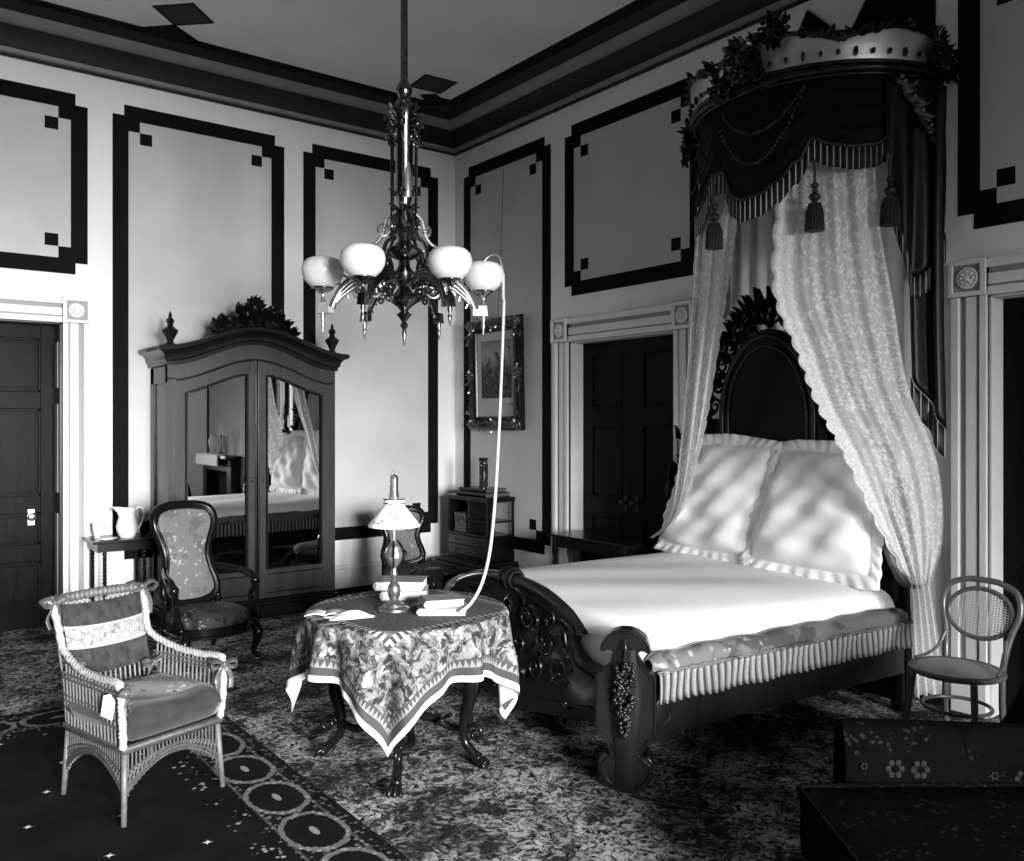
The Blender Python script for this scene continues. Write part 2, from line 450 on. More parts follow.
def mat_floral(name, ground, dark, light, scale=9, kind='Object', gl=.75, sheen=0, spec=.22):
    n = N(name); src = n.tc.outputs[kind]
    w = n.noise(scale * .8, 2, src)
    q = n.new('ShaderNodeVectorMath', operation='ADD'); n.put(q.inputs[0], src); c3 = n.new('ShaderNodeCombineXYZ')
    for i in range(3): n.put(c3.inputs[i], n.math('MULTIPLY', n.noise(scale * (.8 + .1 * i), 2, src), .9 / scale))
    n.put(q.inputs[1], c3.outputs[0]); co = q.outputs[0]
    fl = n.ramp(n.vor(scale * 2.2, co), [(.26, 1), (.34, 0)])
    cl = n.ramp(n.noise(scale * .55, 2, src), [(.5, 0), (.56, 1)])
    dk = n.ramp(n.noise(scale * .7, 3, co), [(.53, 0), (.58, 1)])
    c = n.mix(dk, ground, dark); c = n.mix(n.math('MULTIPLY', fl, cl), c, light)
    f2 = n.noise(120, 2, src)
    return n.done(n.pbr(c, gl, 0, spec, n.bump(f2, .25, .003), sheen))
M['brocade'] = mat_floral('floral_brocade', .12, .085, .24, 11)
M['brocade_dark'] = mat_floral('dark_floral_brocade', .035, .010, .24, 13)
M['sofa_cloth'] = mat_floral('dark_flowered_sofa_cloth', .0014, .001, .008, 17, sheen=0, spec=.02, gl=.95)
M['sofa_flower'] = plain('embroidery_thread', .010, .8, var=.4, scale=60, spec=.05)
M['satin_pale'] = mat_floral('figured_satin', .10, .05, .22, 8, gl=.35)
M['mottled'] = mat_floral('mottled_paper', .08, .03, .7, 40)
M['vase_fig'] = mat_floral('figured_vase', .02, .01, .45, 16, gl=.2)
M['cushion_fig'] = mat_floral('figured_cushion_top', .24, .12, .50, 12)
M['velvet_grey'] = plain('grey_plush', .018, .7, var=.4, scale=16, spec=.2, sheen=.15)

def mat_cloth():
    # uv: metres from the centre of a square cover, half side .77
    n = N('tapestry_table_cover'); o = n.xyz(n.tc.outputs['UV'])
    ax, ay = n.math('ABSOLUTE', o[0]), n.math('ABSOLUTE', o[1])
    d = n.math('SUBTRACT', .77, n.math('MAXIMUM', ax, ay))
    s = n.math('MINIMUM', ax, ay)
    uv = n.co('UV')
    c3 = n.new('ShaderNodeCombineXYZ')
    n.put(c3.inputs[0], n.math('MULTIPLY', n.noise(12, 2, uv), .1)); n.put(c3.inputs[1], n.math('MULTIPLY', n.noise(13.5, 2, uv), .1))
    q = n.new('ShaderNodeVectorMath', operation='ADD'); n.put(q.inputs[0], uv); n.put(q.inputs[1], c3.outputs[0]); co = q.outputs[0]
    bl = n.ramp(n.vor(11, co), [(.20, 1), (.42, 0)])
    pt = n.ramp(n.vor(42, co), [(.25, 1), (.5, .05)])
    sp = n.ramp(n.noise(26, 3, co, .7), [(.45, 0), (.55, 1)])
    flo = n.math('ADD', n.math('MULTIPLY', bl, n.math('ADD', n.math('MULTIPLY', pt, .5), .3)), n.math('MULTIPLY', sp, n.math('MULTIPLY', pt, .35)))
    flo = n.ramp(n.math('ADD', flo, n.math('MULTIPLY', n.ramp(n.noise(20, 4, co, .7), [(.42, 0), (.58, 1)]), .38)), [(.08, .02), (.4, .15), (.85, .34)])
    cen = n.ramp(n.noise(60, 3, uv), [(.35, .05), (.65, .13)])
    tri = n.math('PINGPONG', n.math('ADD', s, n.math('MULTIPLY', n.noise(30, 2, uv), .01)), .014)
    zig = n.math('LESS_THAN', tri, n.math('MULTIPLY', n.math('SUBTRACT', d, .066), .40))
    zc = n.mix(zig, .18, .05)
    def band(a, b): return n.math('MULTIPLY', n.math('GREATER_THAN', d, a), n.math('LESS_THAN', d, b))
    col = n.mix(n.math('LESS_THAN', d, .36), cen, flo)
    zig2 = n.mix(n.math('GREATER_THAN', n.math('PINGPONG', s, .018), .009), .36, .05)
    col = n.mix(band(.345, .385), col, zig2)
    col = n.mix(band(.066, .105), col, zc)
    col = n.mix(band(.028, .066), col, .045)
    col = n.mix(n.math('LESS_THAN', d, .028), col, .62)
    wv = n.noise(220, 1, uv)
    return n.done(n.pbr(col, .85, 0, .1, n.bump(wv, .3, .002)))
M['table_cover'] = mat_cloth()
M['cover_lining'] = plain('pale_cover_lining', .72, .8, var=.04, spec=.1)

def mat_band_cushion():
    n = N('plush_with_white_band'); o = n.xyz(n.tc.outputs['UV'])
    v = o[1]; inb = n.math('MULTIPLY', n.math('GREATER_THAN', v, .38), n.math('LESS_THAN', v, .70))
    ed = n.math('MAXIMUM', n.math('LESS_THAN', n.math('ABSOLUTE', n.math('SUBTRACT', v, .40)), .012), n.math('LESS_THAN', n.math('ABSOLUTE', n.math('SUBTRACT', v, .68)), .012))
    uv = n.co('UV', (1.6, .8, 1))
    vein = n.ramp(n.vor(7, n.co('UV', (2, 1, 1)), 'DISTANCE_TO_EDGE'), [(.02, .10), (.07, .25)])
    sc = n.mix(n.math('GREATER_THAN', n.noise(9, 2, uv, .5, 1.5), .55), vein, .2)
    plush = n.ramp(n.noise(7, 4, uv), [(.35, .012), (.7, .04)])
    c = n.mix(inb, plush, sc); c = n.mix(ed, c, .3)
    return n.done(n.pbr(c, .75, 0, .2, n.bump(n.noise(90, 2, uv), .2, .003), .1))
M['band_cushion'] = mat_band_cushion()

def mat_print():
    n = N('engraving'); o = n.xyz(n.tc.outputs['UV']); u, v = o[0], o[1]
    sky = n.ramp(v, [(.5, .10), (.75, .30), (1, .16)])
    tree = n.ramp(n.math('ADD', n.noise(6, 4, n.co('UV')), n.math('MULTIPLY', v, -.42)), [(.24, 0), (.30, 1)])
    c = n.mix(tree, sky, n.ramp(n.noise(14, 3, n.co('UV')), [(.4, .015), (.62, .09)]))
    return n.done(n.pbr(c, .6, 0, .2))
M['print'] = mat_print()
M['mount'] = plain('picture_mount', .38, .7, var=.05)
def mat_cane():
    n = N('woven_cane'); o = n.xyz(n.tc.outputs['Object'])
    sc = 1 / .0155
    hx = n.math('SUBTRACT', n.math('FRACT', n.math('MULTIPLY', o[0], sc)), .5); hy = n.math('SUBTRACT', n.math('FRACT', n.math('MULTIPLY', n.math('ADD', o[1], o[2]), sc)), .5)
    hole = n.math('LESS_THAN', n.math('ADD', n.math('MULTIPLY', hx, hx), n.math('MULTIPLY', hy, hy)), .115)
    tr = n.new('ShaderNodeBsdfTransparent'); b = n.pbr(.42, .45, 0, .4); mx = n.new('ShaderNodeMixShader'); n.put(mx.inputs[0], hole)
    n.t.links.new(b, mx.inputs[1]); n.t.links.new(tr.outputs[0], mx.inputs[2]); return n.done(mx.outputs[0])
M['cane'] = mat_cane()
def mat_curtain_fringe():
    n = N('glint_lined_fringe'); u = n.xyz(n.tc.outputs['UV'])[0]
    k = n.math('FRACT', u); line = n.math('LESS_THAN', k, .12)
    c = n.mix(line, .006, .40)  # pale lines put the glints of light into the fringe colour
    return n.done(n.pbr(c, .5, 0, .4))
M['bullion'] = mat_curtain_fringe()
def mat_satin_fringe():
    n = N('satin_side_fringe'); o = n.xyz(n.tc.outputs['UV'])
    k = n.math('FRACT', o[0]); c = n.ramp(k, [(0, .27), (.12, .24), (.2, .008), (.5, .05), (.62, .008), (.8, .008), (.9, .12), (1, .2)])
    c = n.mix(n.math('MULTIPLY', n.math('SUBTRACT', n.noise(90, 2), .35), .8), c, .05)
    return n.done(n.pbr(c, .6, 0, .3))
M['side_fringe'] = mat_satin_fringe()
# ------------------------------------------------------------------ the room
XW, YW, ZC = 5.22, 7.87, 4.93          # right wall, back wall, ceiling
XL, YF = -2.2, -5.0                    # the two walls behind and beside the camera
g = G(); g.bx(XL - .3, XW + .6, YF - .3, YW + .6, -.12, 0); struct(g.build('floor', M['carpet']))
g = G(); g.bx(XL - .3, XW + .3, YF - .3, YW + .3, ZC, ZC + .15); struct(g.build('ceiling', M['ceiling']))
DX0, DX1, DH = .12, 1.373, 2.51        # door in the back wall
g = G()
g.bx(XL - .3, DX0, YW, YW + .3, 0, ZC); g.bx(DX1, XW + .3, YW, YW + .3, 0, ZC); g.bx(DX0, DX1, YW, YW + .3, DH, ZC)
struct(g.build('wall_back', M['wall']))
D2 = (4.69, 5.97); D3 = (1.03, 2.31); DH2 = 2.43
g = G()
for a, b in ((YF, D3[0]), (D3[1], D2[0]), (D2[1], YW)): g.bx(XW, XW + .3, a, b, 0, ZC)
for a, b in (D2, D3): g.bx(XW, XW + .3, a, b, DH2, ZC)
struct(g.build('wall_right', M['wall']))
g = G(); g.bx(XL - .3, XL, YF - .3, YW, 0, ZC); struct(g.build('wall_left', M['wall_dim']))
WIN = [(-.6, .8), (1.5, 3.0)]; WZ = (.8, 3.0)
g = G(); xs = [XL] + [q for w in sorted(WIN) for q in w] + [XW]
for i in range(0, len(xs), 2): g.bx(xs[i], xs[i + 1], YF - .3, YF, 0, ZC)
for a, b in WIN:
    g.bx(a, b, YF - .3, YF, 0, WZ[0]); g.bx(a, b, YF - .3, YF, WZ[1], ZC)
struct(g.build('wall_front', M['wall_dim']))
for i, (a, b) in enumerate(WIN):
    g = G()
    for x in (a + .03, (a + b) / 2, b - .03): g.bx(x - .03, x + .03, YF - .2, YF - .14, *WZ)
    for z in (WZ[0] + .03, WZ[1] - .03): g.bx(a, b, YF - .2, YF - .14, z - .03, z + .03)
    w = struct(g.build('window_%d' % (i + 1), M['trim']))
    g = G(); g.bx(a, b, YF - .172, YF - .168, *WZ); p = g.build('pane', M['pane'], w); p['kind'] = 'structure'

# cornice: dark cove with a light fillet below and a light band above
def along_walls(sec, name, mat):
    path = [(XW, YF, 0), (XW, YW, 0), (XL, YW, 0)]
    g = G(); g.sweep(path, [(-a, b) for a, b in sec], (0, 0, 1)); return struct(g.build(name, mat, smooth=40))
trn = [0]
def tname():
    trn[0] += 1; return 'trim_%d' % trn[0]
along_walls([(0, 4.585), (.035, 4.585), (.035, 4.60), (0, 4.60)], tname(), M['cornice_dark'])  # dark strip below the fillet, its shadow put into the colour
along_walls([(0, 4.60), (.03, 4.60), (.05, 4.615), (.055, 4.645), (0, 4.645)], tname(), M['cornice_light'])
along_walls([(0, 4.645), (.06, 4.645), (.065, 4.69), (.085, 4.74), (.13, 4.79), (.13, 4.80), (0, 4.80)], tname(), M['cornice_dark'])
along_walls([(0, 4.80), (.14, 4.80), (.17, 4.82), (.21, 4.86), (.215, 4.87), (0, 4.87)], tname(), M['cornice_light'])
along_walls([(0, 4.87), (.225, 4.87), (.25, 4.89), (.28, 4.929), (0, 4.929)], tname(), M['cornice_dark'])

def flatbm(polys, name, mat, o, ux, uy, d=.002):
    g = G()
    for p in polys: g.prism(p, d, o, ux, uy)
    return struct(g.build(name, mat))
# painted wall panels: stepped band, filled field, small squares in the inner corners
def panel(o, ux, uy, a0, a1, b0, b1, w=.127, n=.092, sq=.10, bottom=True):
    c = [(a0 + n, b0), (a1 - n, b0), (a1 - n, b0 + n), (a1, b0 + n), (a1, b1 - n), (a1 - n, b1 - n), (a1 - n, b1), (a0 + n, b1), (a0 + n, b1 - n), (a0, b1 - n), (a0, b0 + n), (a0 + n, b0 + n)]
    i0, i1, j0, j1 = a0 + w, a1 - w, b0 + w, b1 - w
    field = [(i0 + n, j0), (i1 - n, j0), (i1 - n, j0 + n), (i1, j0 + n), (i1, j1 - n), (i1 - n, j1 - n), (i1 - n, j1), (i0 + n, j1), (i0 + n, j1 - n), (i0, j1 - n), (i0, j0 + n), (i0 + n, j0 + n)]
    band = []
    for k in range(12):
        q = (k + 1) % 12; band.append([c[k], c[q], field[q], field[k]])
    flatbm([field], tname(), M['panel'], o, ux, uy, .0015)
    sqs = []
    for x, sx in ((i0 + n, 1), (i1 - n, -1)):
        for y, sy in ((j0 + n, 1), (j1 - n, -1)):
            sqs.append([(x, y), (x + sx * sq, y), (x + sx * sq, y + sy * sq), (x, y + sy * sq)])
    band = [b if area(b) > 0 else b[::-1] for b in band]; sqs = [b if area(b) > 0 else b[::-1] for b in sqs]
    flatbm(band + sqs, tname(), M['band'], o, ux, uy, .003)
def area(p): return sum(p[i][0] * p[(i + 1) % len(p)][1] - p[(i + 1) % len(p)][0] * p[i][1] for i in range(len(p))) / 2
A = ((0, YW, 0), (1, 0, 0), (0, 0, 1))           # back wall: ux x uy points into the room
panel(*A, -.12, 1.565, 2.915, 4.40)
panel(*A, 1.757, 3.275, .53, 4.40)
panel(*A, 3.467, 5.00, .53, 4.40)
B = ((XW, 0, 0), (0, -1, 0), (0, 0, 1))
panel(*B, -7.70, -6.25, .445, 4.40)
panel(*B, -6.05, -4.43, 2.845, 4.40)
panel(*B, -2.49, -.85, 2.825, 4.40)
panel(*B, -.70, 1.5, .445, 4.40)
# ceiling paint: dim border, dark line with stepped corners and small squares
C_ = ((0, 0, ZC), (0, 1, 0), (1, 0, 0))           # faces down
def cpoly(pts): return [(p[1], p[0]) for p in pts]
def cflat(polys, mat, d):
    ps = [cpoly(p) for p in polys]; ps = [p if area(p) > 0 else p[::-1] for p in ps]
    flatbm(ps, tname(), M[mat], *C_, d)
cflat([[(XL, YW - .27), (XW - .27, YW - .27), (XW - .44, YW - .40), (XL, YW - .40)], [(XW - .27, YW - .27), (XW - .27, YF), (XW - .44, YF), (XW - .44, YW - .40)]], 'ceil_band', .001)
ln = .13
cflat([[(XL, YW - .25), (1.95, YW - .25), (1.88, YW - .38), (XL, YW - .38)], [(1.93, 7.60), (2.27, 7.60), (2.36, 7.47), (2.09, 7.27), (1.88, 7.49)],
       [(2.25, 7.60), (4.66, 7.60), (4.58, 7.46), (2.33, 7.46)],
       [(4.66, 7.60), (4.80, 7.46), (4.66, 7.30), (4.58, 7.24), (4.46, 7.36), (4.58, 7.46)],
       [(4.80, 7.46), (4.92, 7.40), (4.92, YF), (4.79, YF), (4.79, 7.30), (4.66, 7.30)]], 'ceil_dark', .002)
def frame_sq(c, r, rot):
    P = lambda rr: [(c[0] + rr * cos(rot + k * PI / 2), c[1] + rr * sin(rot + k * PI / 2)) for k in range(4)]
    o_, i_ = P(r), P(r * .88)
    return [[o_[k], o_[(k + 1) % 4], i_[(k + 1) % 4], i_[k]] for k in range(4)], [i_]
for c, r, rot in (((2.10, 7.05), .245, 0), ((4.43, 7.06), .25, .72)):
    a, b = frame_sq(c, r, rot); cflat(a, 'ceil_dark', .002); cflat(b, 'ceil_band', .0015)

# ---- doorways: stepped casings, corner blocks with rosettes, panelled reveals, plinths
def casing(o, ux, uy, inner0, inner1, head, cw, outer_only=None):
    """o on the wall plane, ux along it, uy up; built out of the wall along ux x uy"""
    o, ux, uy = V(o), V(ux), V(uy); nn = ux.cross(uy)
    g = G(); gg = G()
    def strip(a0, a1, b0, b1, d, gr): gr.prism([(a0, b0), (a1, b0), (a1, b1), (a0, b1)], d, o, ux, uy)
    for side, e in ((-1, inner0), (1, inner1)):
        if outer_only and side not in outer_only: continue
        a = lambda t: e + side * cw * t
        def st(t0, t1, b0, b1, d, gr):
            x0, x1 = sorted((a(t0), a(t1))); strip(x0, x1, b0, b1, d, gr)
        st(0, 1, 0, .30, .05, g)                      # plinth
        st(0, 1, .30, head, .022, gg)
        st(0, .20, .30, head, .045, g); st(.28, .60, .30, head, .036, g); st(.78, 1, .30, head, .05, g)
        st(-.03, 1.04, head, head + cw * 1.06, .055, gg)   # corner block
        fr = .13
        for t0, t1, b0, b1 in ((-.03, 1.04, 0, fr), (-.03, 1.04, 1 - fr, 1), (-.03, fr, fr, 1 - fr), (1.04 - fr, 1.04, fr, 1 - fr)):
            st(t0, t1, head + b0 * cw * 1.06, head + b1 * cw * 1.06, .07, g)
        # rosette
        ctr = o + ux * a(.5) + uy * (head + cw * .53) + nn * .055
        Mx = Matrix((ux, uy, nn)).transposed().to_4x4(); Mx.translation = ctr
        g.lathe([(.002, 0), (cw * .30, 0), (cw * .32, .008), (cw * .27, .013), (cw * .25, .006), (cw * .1, .006), (cw * .09, .018), (.002, .022)], (0, 0, 0), 18, Mx)
        for k in range(8):
            an = k * PI / 4; g.ball((cw * .17 * cos(an), cw * .17 * sin(an), .01), (cw * .055, cw * .055, .012), 8, 5, Mx)
    x0, x1 = inner0 - (cw * .03 if not outer_only or -1 in outer_only else 0), inner1 + cw * .03
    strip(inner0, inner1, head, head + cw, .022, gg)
    strip(inner0, inner1, head, head + cw * .24, .045, g); strip(inner0, inner1, head + cw * .30, head + cw * .62, .036, g); strip(inner0, inner1, head + cw * .78, head + cw * 1.02, .055, g)
    struct(g.build(tname(), M['trim'], bevel=.003)); struct(gg.build(tname(), M['trim_grey']))
casing((0, YW, 0), (1, 0, 0), (0, 0, 1), DX0, DX1, DH, .195)
casing((XW, 0, 0), (0, -1, 0), (0, 0, 1), -D2[1], -D2[0], DH2, .20)
casing((XW, 0, 0), (0, -1, 0), (0, 0, 1), -D3[1], -D3[0], DH2, .20)

def leaf_door(name, mat, w, h, M4, rows, knob=None, knobmat='black_iron'):
    """panelled door, local x across, y out of its face towards -y, z up"""
    t = .05; g = G(); st = .12
    g.bx(0, w, 0, t, 0, h)
    g.bx(0, st, -.018, .001, 0, h); g.bx(w - st, w, -.018, .001, 0, h)
    zs = [0] + rows + [h]
    for z in rows: g.bx(st, w - st, -.018, .001, z - .07, z + .07)
    g.bx(st, w - st, -.018, .001, 0, .2); g.bx(st, w - st, -.018, .001, h - .12, h)
    edges = [.2] + [q for z in rows for q in (z - .07, z + .07)] + [h - .12]
    for k in range(0, len(edges), 2):
        z0, z1 = edges[k] + .035, edges[k + 1] - .035
        g.prism([(st + .035, z0), (w - st - .035, z0), (w - st - .035, z1), (st + .035, z1)], .012, (0, .0, 0), (1, 0, 0), (0, 0, 1))
        for (a, b, c, d) in ((st, w - st, edges[k], edges[k] + .02), (st, w - st, edges[k + 1] - .02, edges[k + 1]), (st, st + .02, edges[k], edges[k + 1]), (w - st - .02, w - st, edges[k], edges[k + 1])):
            g.bx(a, b, -.024, .001, c, d)
    o = g.build(name, mat, bevel=.003); o.matrix_world = M4; struct(o)
    if knob:
        k = G(); Mx = Matrix.Translation((knob[0], -.018, knob[1])) @ Matrix.Rotation(PI / 2, 4, 'X')
        k.lathe([(.003, 0), (.03, 0), (.03, .006), (.012, .01), (.011, .035), (.024, .042), (.031, .055), (.024, .07), (.003, .075)], (0, 0, 0), 16, Mx)
        k.box((knob[0], -.02, knob[1] - .005), (.05, .006, .13))
        kb = k.build('door_knob', M[knobmat], o, smooth=40); kb['kind'] = 'structure'
    return o
def rev(name, x0, x1, y0, y1, h, mat): pass
# back-wall door: recessed, with panelled reveals
leaf_door('door_1', M['door_wood'], DX1 - DX0, DH, Matrix.Translation((DX0, YW + .245, 0)), [.62, 1.02, 1.88, ], (DX1 - DX0 - .19, .92), 'gilt')
g = G(); gd = G()
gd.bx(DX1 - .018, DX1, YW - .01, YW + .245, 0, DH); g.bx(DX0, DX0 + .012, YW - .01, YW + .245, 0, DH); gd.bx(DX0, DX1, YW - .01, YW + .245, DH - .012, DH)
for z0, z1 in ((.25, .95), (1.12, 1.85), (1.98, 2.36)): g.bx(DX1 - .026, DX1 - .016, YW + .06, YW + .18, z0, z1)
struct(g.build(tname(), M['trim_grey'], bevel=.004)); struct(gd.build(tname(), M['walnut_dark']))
for nm, (a, b) in (('door_2', D2), ('door_3', D3)):
    w = (b - a) / 2
    for k in range(2):
        Mx = Matrix.Translation((XW + .16, b - k * w, 0)) @ Matrix.Rotation(-PI / 2, 4, 'Z')
        leaf_door(nm if k == 0 else ('door_4' if nm == 'door_2' else 'door_5'), M['door_black'], w - .003, DH2, Mx, [.95, 1.75], (.06 if k else w - .07, 1.0) )
    g = G(); g.bx(XW - .005, XW + .16, b - .012, b, 0, DH2); g.bx(XW - .005, XW + .16, a, a + .012, 0, DH2); g.bx(XW - .005, XW + .16, a, b, DH2 - .012, DH2)
    struct(g.build(tname(), M['trim']))

# ---- baseboards (white, moulded cap, dark strip along the foot)
def base(name, segs):
    g = G(); gs = G()
    for (x0, y0, x1, y1) in segs:
        path = [(x0, y0, 0), (x1, y1, 0)]
        g.sweep(path, [(0, .05), (-.022, .05), (-.022, .235), (-.03, .24), (-.034, .255), (-.022, .275), (0, .285)], (0, 0, 1))
        gs.sweep(path, [(0, 0), (-.03, 0), (-.03, .045), (-.022, .055), (0, .055)], (0, 0, 1))
    o = struct(g.build(name, M['trim'])); s_ = gs.build('foot_strip', M['band'], o); s_['kind'] = 'structure'
base('baseboard_back', [(XW, YW, DX1 + .2, YW), (DX0 - .2, YW, XL, YW)])
base('baseboard_right', [(XW, D2[1] + .2, XW, YW), (XW, D3[1] + .2, XW, D2[0] - .2), (XW, YF, XW, D3[0] - .2)])

# ---- the rug with the medallion border, bottom left
g = G(); RX, RY = 1.715, 5.72
g.bx(0, RX - XL - .3, 0, RY + 1.2, 0, .011)
r = g.build('rug', M['rug']); r.location = (RX, RY, .001); r.scale = (-1, -1, 1)
tag(r, 'dark rug with small pale stars and a border of oval medallions, under the wicker armchair', 'rug')
# ------------------------------------------------------------------ the bed
BED = thing('bed', 'huge dark carved bed with grape-carved foot posts and tall arched headboard', 'bed', (2.85, 2.87, 0), math.radians(-5))
BW = 1.95; BL = 2.13
def post_outline():
    h = [(.020, .0), (.075, .018), (.115, .062), (.130, .118), (.122, .158), (.098, .178), (.074, .166), (.060, .182), (.064, .215), (.088, .245), (.120, .268), (.137, .292),
         (.137, .535), (.122, .552), (.098, .560), (.075, .582), (.062, .615), (.058, .640), (.064, .652), (.084, .650), (.106, .640), (.118, .650), (.110, .682), (.088, .718), (.055, .740), (.020, .750)]
    return h
def side_frame(ang, c):
    """face of a post: ux across, uz up, n outward"""
    n = V((cos(ang), sin(ang), 0)); ux = V((-n.y, n.x, 0)) * 1.0
    return V(c), ux, n
def make_post(ang, c):
    c, ux, n = side_frame(ang, c); Z_ = V((0, 0, 1))
    h = post_outline(); poly = h + [(-x, z) for x, z in reversed(h)]
    g = G(); g.prism(poly, .085, c - n * .045, ux, Z_)     # ux x z = n
    # raised shaft in the middle of the face
    Mx = Matrix((ux, n, Z_)).transposed().to_4x4(); Mx.translation = c + n * .038
    g.sheet(lambda u, v: ((u * 2 - 1) * lerp(.05, .078, max(0, 1 - abs(v - .62) * 2.2)), .022 * (1 - (u * 2 - 1) ** 2) ** .5, lerp(.03, .66, v)), 10, 12, M=Mx)
    p = g.build('foot_post', M['bed_wood'], BED, smooth=35, bevel=.006)
    m = G(); off = c + n * .043
    P = lambda x, z: off + ux * x + Z_ * z
    for pts in ([(-.052, .178), (-.085, .15), (-.11, .125), (-.098, .075), (-.06, .035), (0, .022), (.06, .035), (.098, .075), (.11, .125), (.085, .15), (.052, .178)],):
        m.tube([P(*q) for q in pts], .006, 6, 5)
    for s in (-1, 1):
        m.tube([P(s * x, z) for x, z in ((.072, .185), (.078, .22), (.105, .25), (.13, .29), (.131, .42), (.13, .53), (.10, .556), (.07, .592), (.058, .636))], .005, 6, 5)
        m.scroll(P(s * .068, .168), ux, Z_, .018, 1.2, .005, s, PI / 2)
    m.tube([P(x, z) for x, z in ((-.112, .652), (-.10, .69), (-.06, .725), (0, .738), (.06, .725), (.10, .69), (.112, .652))], .006, 6, 5)
    m.tube([P(x, z + .01) for x, z in arc(0, .60, .05, 0, 180, 10, .07)], .004, 6)
    m.build('moulding', M['bed_wood'], p, smooth=60)
    b = G(); R = random.Random(3)
    b.tube([P(0, .705) + n * .02, P(.004, .67) + n * .03, P(-.002, .62) + n * .03], [.005, .006, .006], 6, 4)
    for z0, z1, w0, w1, k in ((.61, .50, .035, .056, 34), (.50, .42, .056, .044, 34), (.42, .35, .04, .03, 26), (.35, .27, .03, .010, 18)):
        for i in range(k):
            t = (i + R.random()) / k; z = lerp(z0, z1, t); w = lerp(w0, w1, t)
            x = R.uniform(-w, w); d = .03 + .022 * (1 - (x / (w + .01)) ** 2)
            r_ = R.uniform(.008, .0125); b.ball(P(x, z) + n * (d - .006), r_, 8, 6)
    for i in range(7):
        z = R.uniform(.52, .61); x = R.uniform(-.035, .035); a = R.uniform(-2.6, -.5)
        b.leaf(P(x, z) + n * .028, ux * cos(a) + Z_ * sin(a), n, .045, .016, .35, .003)
    b.build('grape_carving', M['walnut_dark'], p, smooth=60)
    f = G(); f.lathe([(.012, 0), (.018, .006), (.018, .022), (.012, .03)], tuple(c + n * .01), 12)
    f.build('caster', M['bright_metal'], p, smooth=40)
make_post(math.radians(225), (0, 0, 0)); make_post(math.radians(135), (0, BW, 0))
# footboard
half = [(.06, .27), (.21, .25), (.37, .22), (.52, .20), (.68, .17), (.84, .13), (1.0, .12)]  # lower edge dips at the centre, shade under the bed put into the shape
top = [(.09, .53), (.20, .522), (.284, .531), (.345, .555), (.380, .600), (.368, .640), (.315, .652), (.325, .670), (.439, .724), (.556, .764), (.703, .800), (.885, .818), (1.0, .822)]
poly = half + [(2 - w, z) for w, z in reversed(half[:-1])] + [(2 - w, z) for w, z in top] + [(w, z) for w, z in reversed(top[:-1])]
g = G(); g.prism([(-w, z) for w, z in reversed(poly)], .05, (.025, 0, 0), (0, -1, 0), (0, 0, 1))
fb = g.build('footboard', M['bed_wood'], BED, bevel=.006)
g = G()
archp = [(0, w, z) for w, z in ((.325, .665), (.439, .724), (.556, .764), (.703, .800), (.885, .818), (1.0, .822), (1.115, .818), (1.297, .800), (1.444, .764), (1.561, .724), (1.675, .665))]
g.tube(archp, [.018, .03, .034, .036, .037, .038, .037, .036, .034, .03, .018], 10, 5)
for dw, r in ((-.055, .047), (-.025, .057), (.005, .05), (.035, .056), (.06, .046)):
    pts = [(r * cos(a), 1.0 + dw, .824 + r * sin(a)) for a in [k * 2 * PI / 20 for k in range(20)]]
    g.tube(pts, .012, 6, closed=True)
g.build('top_roll', M['bed_wood'], fb, smooth=60)
g = G(); R = random.Random(11)
for s in (-1, 1):
    for (w, z, r, tn, dr, a0) in ((.62, .56, .09, 1.4, 1, 2.5), (.80, .66, .07, 1.3, -1, 0), (.52, .42, .06, 1.3, 1, 1), (.72, .40, .08, 1.4, -1, 2), (.88, .50, .07, 1.2, 1, 4), (.58, .68, .05, 1.2, -1, 1)):
        g.scroll((-.028, 1 + s * (1 - w), z), (0, s, 0), (0, 0, 1), r, tn, .012, dr, a0)
    for i in range(34):
        w = R.uniform(.36, .98); z = R.uniform(.27, .74 - max(0, .6 - w) * .5); a = R.uniform(0, 6.28)
        g.leaf((-.026, 1 + s * (1 - w), z), (0, cos(a), sin(a)), (-1, 0, 0), R.uniform(.05, .1), .022, .4, .004)
    g.tube([(-.026, 1 + s * (1 - w), z) for w, z in ((.22, .47), (.36, .50), (.43, .58), (.46, .66), (.60, .725), (.8, .765), (1.0, .775))], .009, 6, 5)
    g.tube([(-.026, 1 + s * (1 - w), z) for w, z in ((.22, .32), (.4, .285), (.6, .255), (.8, .215), (1.0, .195))], .009, 6, 4)
g.build('carving', M['bed_wood'], fb, smooth=60)
# rails, with bracket blocks at the foot
for s in (0, 1):
    y = -.02 if s == 0 else BW + .02
    g = G(); g.bx(.08, BL, y - .022, y + .022, .23, .56)
    g.bx(.08, .27, y - .034, y + .034, .22, .50); g.bx(.09, .28, y - .038, y + .038, .215, .24)
    rl = g.build('side_rail', M['bed_wood'], BED, bevel=.004)
    g = G(); e = -1 if s == 0 else 1
    g.tube([(.175 + .05 * cos(a), y + e * .036, .35 + .085 * sin(a)) for a in [k * PI / 12 for k in range(24)]], .006, 6, closed=True)
    g.lathe([(.002, 0), (.04, .004), (.045, 0)], (0, 0, 0), 14, Matrix.Translation((.175, y + e * .034, .35)) @ Matrix.Rotation(e * -PI / 2, 4, 'X'), (1, 1.7))
    g.build('oval_boss', M['bed_wood'], rl, smooth=50)
g = G(); g.bx(.04, BL - .02, .03, BW - .03, .34, .66)
g.build('mattress', M['linen'], BED, bevel=.05)
